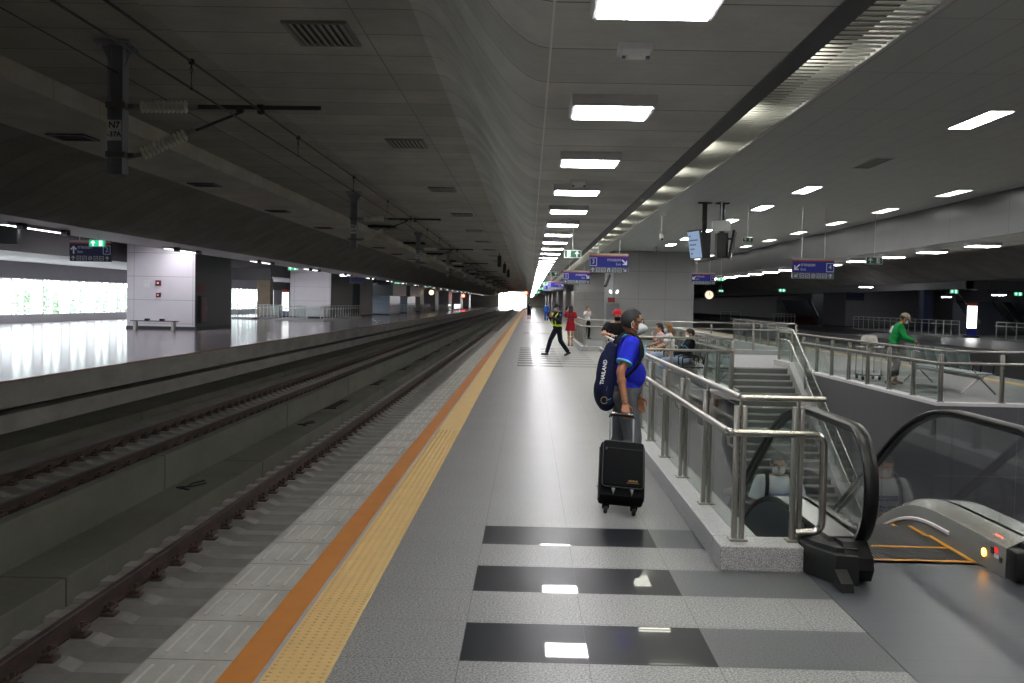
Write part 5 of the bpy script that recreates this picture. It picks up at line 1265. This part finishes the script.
# speaker under sign 3, cameras
p = at(607,280,26.5)
t = thing('speaker', 'black tube hanging from the underside of the number 3 sign', 'speaker', p); obj('tube', MB().cyl((-.05,-.1,-.16),(.06,.05,.12),.045,14), M['black'], t, True); obj('mount', MB().cyl((.05,.05,.10),(.06,.06,at(607,273,26.5).z-p.z+.03),.012,6), M['black'], t)
def cctv(px, py, Y, label, top):
    p = at(px,py,Y); t = thing('camera', label, 'security camera', p); obj('stem', MB().cyl((0,0,.08),(0,0,top-p.z),.018,8), M['lampframe'], t)
    obj('case', MB().cbox(-.05,.05,-.17,.13,-.06,.06,.012, Matrix.Rotation(.45,4,'X')), M['lampframe'], t, 40); obj('lens', MB().cyl((0,-.19,-.085),(0,-.15,-.068),.035,12), M['black'], t); obj('ceiling_plate', MB().lathe([(.07,0),(.07,-.03),(.03,-.05)],(0,0,top-p.z),14), M['lampframe'], t, 40)
cctv(661.5,237,30,'grey security camera hanging from the metal ceiling left of the screens', 4.3)
cctv(656,250,47,'dark security camera high on the grey block', 4.3)
# screens
def monitor(px0, Y, label, yaw, lit, off):
    p = at(px0, 258, Y); t = thing('information_screen', label, 'screen', (p.x, Y, 0), 0, 'paired hanging screens'); zb = p.z
    obj('pole', MB().cbox(-.055,.055,-.055,.055,zb+.60,4.3,.01), M['black'], t)
    obj('ceiling_flange', MB().cbox(-.16,.16,-.12,.12,4.27,4.30,.006), M['black'], t)
    obj('housing', MB().cbox(-.135,.135,-.20,.20,zb+.0,zb+.62,.015), M['black'], t)
    X = Matrix.Translation((off,-.05,zb+.33)) @ Matrix.Rotation(yaw,4,'Z') @ Matrix.Rotation(.16,4,'X')
    b = obj('screen_case', MB().cbox(-.36,.36,-.03,.03,-.36,.36,.01,X), M['black'], t)
    obj('display', MB().box(-.33,.33,-.034,-.029,-.33,.33,X), emit('blue screen picture', (.36,.50,.72), .5) if lit else plain('dark screen', (20,21,24), .12), b, False, 'lit pale blue display' if lit else 'dark display')
    if lit:
        q = MB()
        for k in range(5): q.box(-.27,-.27+.12*(1+(k*7)%4),-.037,-.034,.2-.11*k,.24-.11*k,X)
        obj('display_rows', q, emit('dark rows of the picture', (.22,.26,.40), .4), b, False, 'dark rows on the display')
    for z in (.15,.48): obj('arm', MB().cyl((0,-.02,zb+z),(off,-.05,zb+z),.025,8), M['black'], t)
    return t
monitor(703.5, 26.4, 'left hanging screen, its lit pale blue face turned to the left', -1.28, True, -.21)
monitor(721, 26.4, 'right hanging screen, its dark face turned to the right', 1.32, False, .26)
t = thing('notice_box', 'blank pale box hung from the metal ceiling just above the right screen', 'sign', at(721,231,26)); obj('box', MB().cbox(-.22,.22,-.06,.06,0,.26,.01), M['white'], t); obj('stem', MB().cyl((0,0,.26),(0,0,4.3-at(721,231,26).z),.02,8), M['lampframe'], t)
# far platform monitor at left frame edge
p = at(8,244,26); t = thing('information_screen', 'black screen hung under the far platform ceiling at the left frame edge', 'screen', p); obj('case', MB().cbox(-.30,.28,-.08,.08,0,.52,.02), M['black'], t); obj('display', MB().box(-.42,-.30,-.06,.06,.04,.48), emit('cold screen glow', (.35,.6,.9), 1.0), t); obj('pole', MB().cbox(-.04,.04,-.04,.04,.52,3.40-p.z,.005), M['black'], t)
# clock
p = at(709,295,62); t = thing('clock', 'round glowing clock face beside the grey block', 'clock', p); obj('rim', MB().lathe([(.25,-.08),(.28,-.06),(.28,.06),(.25,.08)],(0,0,0),28,'y'), M['black'], t, 40); obj('face', MB().lathe([(.24,-.09),(.24,-.08)],(0,0,0),28,'y'), emit('warm clock face', (1,.78,.55), 1.0), t, False, 'glowing warm face')
obj('hand', MB().box(-.012,.012,-.096,-.091,0,.17).box(0,.12,-.096,-.091,-.012,.012), M['black'], t); obj('hanger', MB().cyl((0,0,.36),(0,0,4.3-p.z),.02,8), M['black'], t)
p = at(431.5,292.5,150); t = thing('clock', 'round yellow glowing clock over the far platform', 'clock', p); obj('rim', MB().lathe([(.36,-.08),(.39,0),(.36,.08)],(0,0,0),24,'y'), M['black'], t, 40); obj('face', MB().lathe([(.34,-.09),(.34,-.08)],(0,0,0),24,'y'), emit('yellow clock face', (1,.72,.30), 3), t); obj('hanger', MB().cyl((0,0,.36),(0,0,3.4-p.z),.02,8), M['black'], t)

# ------------------------------------------------------------------ clad blocks
def block(x0, x1, y0, y1, z1, name, label, front, side, side_s, z0=0):
    o = struct(name, MB().box(x0,x1,y0,y1,z0,z1), front, label, 'wall')
    sx = (x1, x1+.03) if side_s > 0 else (x0-.03, x0)
    obj('side_cladding', MB().box(sx[0],sx[1],y0+.02,y1,z0,z1), side, o, False, 'dark side cladding')
    obj('skirting', MB().box(x0-.04,x1+.04,y0-.02,y1+.02,0,.16), M['strip'], o, False, 'dark skirting')
    return o
block(4.10,7.98,51,57,4.3,'wall_block_1','pale grey clad block beyond the second well', M['wallgrey'], plain('smoky grey cladding', (112,116,120), .55), -1)
block(4.02,7.98,86,95,4.3,'wall_block_2','lavender clad block seen left of the grey block', M['walllav'], M['walldark'], -1)
block(4.2,7.9,121,130,4.3,'wall_block_3','farther clad block along the platform', M['wallgrey'], M['walldark'], -1)
block(3.2,7.9,75,79,2.55,'wall_kiosk','low grey kiosk wall behind the guard', M['wallgrey'], M['steel2'], -1)
for i, (a, b) in enumerate(((150,158),(185,194),(220,229),(255,264))): block(4.1,7.9,a,b,4.3,'wall_block_%d' % (4+i),'clad block far along the platform, %s of the distant ones' % ORD[i], M['wallgrey'], M['walldark'], -1)
block(-19.75,-16.40,51,57.2,4.3,'wall_far_block_1','white clad block with a bench in front on the far platform', M['wallpale'], M['walldark'], 1)
block(-19.75,-16.40,86,96.5,4.3,'wall_far_block_2','second white clad block behind the far railing', M['wallpale'], M['walldark'], 1)
block(-19.5,-16.1,99,107,4.3,'wall_far_block_3','dark clad block next to the second white block', M['walldark'], M['wallgrey'], 1)
struct('wall_far_lintel', MB().box(-20.2,-16.4,66,66.3,2.75,3.5), plain('dark lintel', (70,68,72), .5), 'dark beam over the gap between the white blocks', 'wall')
cabm = panel_mat('blue white lit glazing', (176,188,204), .25, None, (1.4,.2,.05), (.9,.3,.02))
for i, (a, b) in enumerate(((112,121),(128,137))):
    block(-17.5,-15.0,a,b,2.1,'wall_far_lobby_%d' % (i+1),'pale glazed lift lobby on the far platform, %s from the dark block' % ORD[i], cabm, cabm, 1)
    struct('wall_far_canopy_%d' % (i+1), MB().box(-18,-14.4,a-2,b+1,2.12,3.4), M['walldark'], 'dark canopy over the %s glazed lift lobby' % ORD[i], 'wall')
for i, (a, b) in enumerate(((145,150),(168,174),(196,204),(230,238),(262,270))): block(-18.6,-15.2,a,b,3.4,'wall_far_pier_%d' % (i+1),'white pier far along the far platform, %s of its row' % ORD[i], M['wallpale'], M['walldark'], 1)
struct('wall_far_column', MB().cbox(-24.6,-23.4,94,95.2,0,4.3,.05), concrete('tan concrete', (140,124,108), None), 'tan concrete column in the gap between the white blocks', 'column')
sr = [('glass railing with bright posts in front of the second white block',[((-18.4,93),(-18.4,76.5),-1),((-18.4,76.5),(-15.3,76.5),-1),((-15.3,76.5),(-15.3,94),-1)]),
      ('glass railing seen through the gap right of the first white block',[((-23.4,78.5),(-20.6,78.5),-1),((-20.6,78.5),(-20.6,90),-1)]),
      ('short glass railing between the two glazed lift lobbies',[((-15.6,123),(-13.8,123),-1),((-13.8,123),(-13.8,127),-1)]),
      ('short glass railing after the second glazed lift lobby',[((-15.6,139),(-13.8,139),-1),((-13.8,139),(-13.8,145),-1)]),
      ('pale glass railing farther along the far platform, by the first white pier',[((-15.5,152),(-13.2,152),-1),((-13.2,152),(-13.2,176),-1)]),
      ('pale glass railing farthest along the far platform',[((-15.5,182),(-13.2,182),-1),((-13.2,182),(-13.2,200),-1)])]
for lab, runs in sr: railing(lab, runs, base=.15, group='glass railings of the far platform', sp=1.15, mats=('lampframe','lampframe'), simple=True)  # steel rails in a pale colour: their brightness is painted in
struct('trim_far_kerb', MB().box(-18.6,-15.1,76.3,76.7,0,.15).box(-15.5,-15.1,76.7,94,0,.15).box(-18.6,-18.2,76.7,93,0,.15).box(-20.8,-20.4,78.3,90,0,.15).box(-23.4,-20.4,78.3,78.7,0,.15), M['granite'], 'grey kerb under the far platform railings', 'trim')
df = None
for k in range(16):  # fill lamps added out of sight to brighten the far platform and its blocks
    if df is None:
        df = thing('recessed_light', 'added fill light in the raised far platform ceiling, hidden behind its soffit', 'ceiling light', (-17,30,4.295), 0, 'added fill lights of the far platform')
        obj('trim_frame', MB().box(-.2,-.17,-.9,.9,-.01,.01).box(.17,.2,-.9,.9,-.01,.01), M['lampframe'], df); obj('lens', MB().box(-.17,.17,-.9,.9,-.004,.004), emit('far fill lens', (.97,.95,1), 30), df)
    else: dup(df, (-17,30+6.5*k,4.295), 0)
# bench before the first white block
def slab_bench(loc, label):
    t = thing('bench', label, 'bench', loc); w = plain('dark bench top', (72,64,58), .5)
    obj('bench_top', MB().cbox(-1.12,1.12,-.20,.20,.41,.45,.01), w, t)
    for s in (1,-1): obj('leg', MB().cbox(s*.92-.06,s*.92+.06,-.17,.17,0,.41,.01), M['steel2'], t); obj('armrest', MB().cbox(s*.36-.09,s*.36+.09,-.15,.15,.45,.55,.02), M['rubber'], t)
slab_bench((-18.05,50.1,.004), 'bench with pale legs and two black armrests before the white block')
for px, py, lab, m_ in ((158,283,'upper red call point on the white block', .27),(158,295,'lower red call point on the white block', .22)):
    p = at(px,py,50.9); t = thing('alarm_box', lab, 'alarm', (p.x,50.99,p.z)); obj('case', MB().cbox(-m_/2,m_/2,-.10,0,-m_/2,m_/2,.02), plain('red alarm case', (120,24,28), .4), t); obj('knob', MB().lathe([(m_*.2,-.13),(m_*.2,-.10)],(0,0,0),12,'y'), M['white'], t)
p = at(146,284,50.9); t = thing('wall_plate', 'small pale plate left of the red call points', 'plate', (p.x,50.99,p.z)); obj('plate', MB().cbox(-.14,.14,-.03,0,-.17,.17,.01), M['white'], t); obj('screw', MB().lathe([(.02,-.035),(.02,-.03)],(0,0,.1),8,'y'), M['steel2'], t)
# extinguisher cabinet on the dark side of the first far block
t = thing('hydrant_cabinet', 'red fire cabinet on the dark corner of the first white block', 'fire cabinet', (-16.37,51.9,.35)); obj('case', MB().cbox(0,.14,-.45,.45,0,1.35,.01), M['strip'], t); obj('door', MB().cbox(.14,.16,-.40,.40,.05,1.3,.01), plain('dark red cabinet door', (96,44,42), .3), t); obj('handle', MB().cbox(.16,.18,.28,.32,.6,.8,.004), M['steel2'], t); obj('sign_plate', MB().cbox(0,.03,-.45,.45,1.5,1.95,.005), plain('dull red plate', (120,52,48), .5), t)
t = thing('hydrant_cabinet', 'red fire box on the corner of the lavender block, under two white lamps', 'fire cabinet', (4.08,50.97,1.0)); obj('case', MB().cbox(-.34,.30,-.16,0,-.95,.75,.01), plain('pale steel cabinet', (120,120,126), .6), t); obj('red_box', MB().cbox(-.28,.06,-.26,-.16,.78,1.02,.01), plain('red alarm case', (150,36,36), .4), t)
for s in (1,-1): obj('twin_lamp', MB().ell((s*.16,-.22,1.30), (.07,.10,.11), Matrix.Rotation(s*.5,3,'Y')), emit('small white lamp', (1,1,1), 1.3), t, True, 'small white lamp')
# lit totems
def totem(x, y, label, w=.55, h=2.25, s=6):
    t = thing('lit_totem', label, 'totem', (x,y,0)); obj('base', MB().cbox(-w/2-.1,w/2+.1,-.3,.3,0,.14,.01), M['strip'], t); obj('lower_panel', MB().cbox(-w/2,w/2,-.14,.14,.14,.62,.01), M['blue'], t, False, 'blue lower panel'); obj('light_panel', MB().cbox(-w/2+.02,w/2-.02,-.13,.13,.62,h-.22,.008), emit('totem light', (1,1,1), s), t, False, 'glowing white panel'); obj('cap', MB().cbox(-w/2,w/2,-.14,.14,h-.22,h,.01), M['red'], t)
totem(28.6,68,'glowing white information totem on the dark right platform')
totem(-19.2,82,'glowing white information totem in the gap between the white blocks', .5, 2.3, 3)

# ------------------------------------------------------------------ far right platform
block(28.3,34.4,94,101,3.38,'wall_right_block','dark clad block on the right platform', M['darkwall'], M['darkwall'], -1)
block(29.0,31.5,108,114,3.38,'wall_right_pier','grey pier left of the dark block on the right platform', M['walldark'], M['darkwall'], -1)
struct('wall_right_bulkhead', MB().box(24.1,38,58,58.3,2.9,3.38).box(24.1,24.4,58,140,2.95,3.38), M['darkwall'], 'dark bulkhead under the right platform ceiling', 'wall')
def stair_flight(x0, x1, y, label, n=14, red=4):
    t = thing('staircase', label, 'stairs', ((x0+x1)/2,y,0), 0, 'dark stairs of the right platform'); w = (x1-x0)/2
    m = MB(); r = MB()
    for k in range(n): (r if k < red else m).box(-w,w,.32*k,.32*k+.33 if k < n-1 else .32*k+.6,0 if k >= red else 0,.175*(k+1))
    obj('flight', m, plain('dark stair stone', (84,86,96), .5), t)
    if red: obj('lower_steps', r, plain('dark red step', (104,48,50), .5), t, False, 'dark red lower steps')
    for s in (1,-1): obj('handrail', MB().tube([(s*w,-.2,.9),(s*w,.32*n,.9+.175*n)], .03, 8), M['steel2'], t, True); obj('side_glass', MB().prism([(0,.2),(.32*n,.2+.175*n),(.32*n,.85+.175*n),(0,.85)], 'x', s*w-.006, s*w+.006), M['eglass'], t)
stair_flight(25.6,28.6,104,'dark staircase with dull red lower steps on the right platform', red=5)
stair_flight(32.5,35.2,76,'dark staircase behind the totem on the right platform', red=0)
stair_flight(36.2,37.6,78,'dark staircase at the right frame edge', red=0)
for lab, runs in (('glass railing with bright posts on the right platform, behind the bench cleaner',[((27.2,88),(27.2,66.5),1)]),('glass railing right of the glowing totem',[((28.2,63.5),(28.2,57),1)]),('short glass railing by the round clock',[((21.9,120),(24.2,120),1)]),('glass railing before the dark stairs',[((23.3,100),(25.3,100),1),((25.3,100),(25.3,108),1)])):
    railing(lab, runs, base=.12, group='glass railings of the right platform', sp=1.3, mats=('lampframe','lampframe'), simple=True)  # same pale colour in place of steel, to look brighter
struct('trim_right_kerb', MB().box(27.0,27.4,66.3,88,0,.12).box(28.0,28.4,57,63.5,0,.12), M['granite'], 'kerb under the right platform railings', 'trim')
t = thing('notice_board', 'white notice fixed on the railing right of the totem', 'notice', (28.1,58.6,.85)); obj('board', MB().cbox(-.03,0,-.4,.4,-.2,.35,.005), M['white'], t); obj('clip', MB().box(-.035,-.03,-.05,.05,.28,.33), M['steel2'], t)
for i, (px, py, Y, w, lab) in enumerate(((894-28,287,70,.9,'small lamp strip under the right ceiling before the dark block'),(946.5,297,76,.7,'lamp strip beyond the railing behind the bench cleaner'),(999,295,64,.8,'lamp strip right of the totem'))):
    p = at(px,py,Y); t = thing('strip_lamp', lab, 'lamp', p, 0, 'lamp strips of the right platform'); obj('body', MB().cbox(-w/2,w/2,-.15,.15,.0,.08,.01), M['lampframe'], t); obj('tube', MB().cbox(-w/2+.03,w/2-.03,-.12,.12,-.03,0,.01), emit('strip lamp glow', (1,1,1), 40), t); obj('hanger', MB().cyl((0,0,.08),(0,0,3.38-p.z),.01,6), M['lampframe'], t)
t = None
for k in range(14):  # extra lamps behind the bulkhead, added to lift the dark right platform
    if t is None:
        t = thing('strip_lamp', 'added fill lamp strip hidden behind the dark bulkhead of the right platform', 'lamp', (30,50,3.30), 0, 'lamp strips of the right platform'); obj('body', MB().cbox(-.2,.2,-1.2,1.2,0,.08,.01), M['lampframe'], t); obj('tube', MB().cbox(-.12,.12,-1.15,1.15,-.03,0,.01), emit('fill lamp tube', (.95,.97,1), 7), t)
        rl = t
    else: dup(rl, (30,50+8*k,3.30), 0)
struct('wall_right_pillar', MB().cbox(32.2,33.0,86,87,0,3.38,.03), plain('blue grey pillar', (84,96,130), .4), 'blue grey pillar behind the railing on the right platform', 'column')

# ------------------------------------------------------------------ metal benches
def seat_bench(loc, rz, label, n, seat_m, group=None):
    """beam bench along its own X, sitters face -Y"""
    t = thing('bench', label, 'bench', loc, rz, group); W = .60*n
    obj('beam', MB().cbox(-W/2,W/2,-.04,.04,.33,.39,.008), M['steel2'], t)
    for s in (1,-1):
        x = s*(W/2-.12); m = MB()
        for dy in (-.34,.34): m.tube([(x,0,.36),(x,dy,.02)], .020, 8)
        m.tube([(x,0,.36),(x,.22,.62),(x,.27,.86)], .017, 8).tube([(x,0,.36),(x,-.24,.44)], .017, 8).lathe([(.05,-.03),(.05,.03)], (x,0,.36), 12, 'x')
        obj('leg_frame', m, M['steel2'], t, True)
    for k in range(n):
        x = -W/2+.60*k+.30
        m = MB().cbox(x-.27,x+.27,-.27,.20,.425,.445,.008)
        obj('seat', m, seat_m, t, 40)
        b = MB().cbox(x-.27,x+.27,-.012,.012,-.19,.22,.006, Matrix.Translation((0,.25,.70)) @ Matrix.Rotation(-.22,4,'X'))
        bo = obj('backrest', b, seat_m, t, 40)
        q = MB()
        for j in range(7): q.box(x-.24+.08*j-.006,x-.24+.08*j+.006,-.016,-.012,-.17,.20, Matrix.Translation((0,.25,.70)) @ Matrix.Rotation(-.22,4,'X'))
        obj('mesh_slots', q, M['steel2'], bo)
    for k in range(n+1):
        x = -W/2+.60*k; obj('armrest', MB().tube(rnd([(x,-.22,.44),(x,-.24,.64),(x,.18,.66),(x,.20,.50)], .05), .014, 8), M['rubber'], t, True)
    return t
gseat = plain('grey green perforated metal', (108,124,122), .4, .5); bseat = plain('black bench pad', (34,36,40), .5)
seat_bench((3.42,24.6,0), -PI/2, 'black padded metal bench with the three seated people', 10, bseat)
seat_bench((9.25,23.2,0), PI/2, 'grey mesh metal bench being wiped by the person in green', 6, gseat)
# white tub on the bench
t = thing('bucket', 'white plastic tub standing behind the person in green', 'tub', (8.30,25.6,.0)); 
obj('trolley_frame', MB().cbox(-.25,.25,-.3,.3,.10,.14,.01).cyl((-.22,-.26,.1),(-.22,-.26,.8),.015,8).cyl((.22,-.26,.1),(.22,-.26,.8),.015,8).cyl((-.22,.26,.1),(-.22,.26,.8),.015,8).cyl((.22,.26,.1),(.22,.26,.8),.015,8).cbox(-.25,.25,-.3,.3,.76,.80,.01), M['steel2'], t)
for a in (-.2,.2):
    for b in (-.24,.24): obj('wheel', MB().lathe([(.05,-.02),(.05,.02)],(a,b,.05),14,'x'), M['rubber'], t)
B = Blob(); B.e((0,0,.97), (.20,.18,.16)).e((0,0,.90),(.21,.19,.12)); obj('tub', B.build('tub', .02, 4, [((0,0,.80),(0,0,-1)),((0,0,1.08),(0,0,1))]), plain('white plastic', (190,186,178), .5), t)
# second railing's reflected post: yellow folding sign near the coping
# ------------------------------------------------------------------ signals at the platform end
for i, (x, y, z, col, lab) in enumerate(((-.75,205,3.35,(1,.05,.02),'red railway signal hung at the far end of the platform'),(-6.0,290,2.2,(1,.25,.05),'orange red signal before the bright opening'),(-13.6,215,2.6,(1,.04,.02),'red signal lamp over the far platform'))):
    t = thing('railway_signal', lab, 'signal', (x,y,z)); obj('hood', MB().cbox(-.25,.25,-.1,.15,-.45,.45,.03), M['black'], t); obj('lens', MB().lathe([(.30,-.14),(.30,-.10)],(0,0,.12),16,'y'), emit('signal lens %d' % i, col, 26), t, False, 'glowing red lens'); obj('hanger', MB().cyl((0,0,.4),(0,0,(3.34 if i != 1 else 4.74)-z),.04,8), M['black'], t)
# ------------------------------------------------------------------ trees outside the far windows
leafm = plain('pale green leaves', (150,172,146), .7, 0, .3, 3); barkm = plain('grey brown bark', (110,96,82), .9)
def tree(x, y, h, label, seed):
    rr = random.Random(seed); t = thing('tree', label, 'tree', (x,y,-6), 0, 'trees outside the far windows')
    m = MB().tube([(0,0,0),(.1,.1,h*.35),(0,.05,h*.7)], [.28,.2,.1], 10)
    for k in range(7):
        a = rr.uniform(0,6.28); z = h*rr.uniform(.35,.65); m.tube([(0,0,z),(math.cos(a)*h*.14,math.sin(a)*h*.14,z+h*.1),(math.cos(a)*h*.25,math.sin(a)*h*.25,z+h*.16)], [.10,.06,.03], 6)
    obj('trunk', m, barkm, t, True); c = MB()
    cl = [(rr.uniform(-.3,.3)*h, rr.uniform(-.3,.3)*h, h*rr.uniform(.45,.95)) for _ in range(16)]
    for k in range(2600):
        q = rr.choice(cl); p = V((q[0]+rr.gauss(0,.075*h), q[1]+rr.gauss(0,.075*h), q[2]+rr.gauss(0,.06*h))); R = Matrix.Translation(p) @ Matrix.Rotation(rr.uniform(0,6.28),4,'Z') @ Matrix.Rotation(rr.uniform(-1,1),4,'X')
        s = rr.uniform(.12,.26); c.add([R @ V(v) for v in ((-s,0,0),(0,-s*.5,.03),(s,0,0),(0,s*.5,.03))], [(0,1,2,3)])
    obj('foliage', c, leafm, t)
for i, (x, y, h) in enumerate(((-39,66,8),(-41,74.5,8.5),(-39,83,8),(-42,92,9),(-40,101.5,8.5),(-44,112,9))):
    tree(x, y, h, 'leafy tree outside the far windows, %s of its line from the left' % ORD[i], 20+i)

# ------------------------------------------------------------------ daylight and render look
w = bpy.data.worlds.new('sky'); scene.world = w; w.use_nodes = True; bgn = w.node_tree.nodes['Background']
bgn.inputs[0].default_value = (.93,.96,1.0,1); bgn.inputs[1].default_value = 7.5
def portal(loc, rot, sx, sy, name):
    l = bpy.data.lights.new(name, 'AREA'); l.shape = 'RECTANGLE'; l.size = sx; l.size_y = sy; l.cycles.is_portal = True
    o = bpy.data.objects.new(name, l); COL.objects.link(o); o.location = loc; o.rotation_euler = rot; return o
portal((-28.3,60.6,1.45), (0,-PI/2,0), 2.1, 104, 'window_daylight_portal')
portal((5,Y1+.3,2), (-PI/2,0,0), 70, 7, 'end_daylight_portal')
vs_ = scene.view_settings; vs_.view_transform = 'Standard'; vs_.look = 'None'; vs_.gamma = 1; vs_.exposure = 0.48; vs_.use_curve_mapping = False
cy = scene.cycles; cy.max_bounces = 8; cy.diffuse_bounces = 4; cy.glossy_bounces = 4; cy.transmission_bounces = 4; cy.transparent_max_bounces = 24; cy.sample_clamp_indirect = 6; cy.caustics_reflective = False; cy.caustics_refractive = False
cy.use_denoising = True
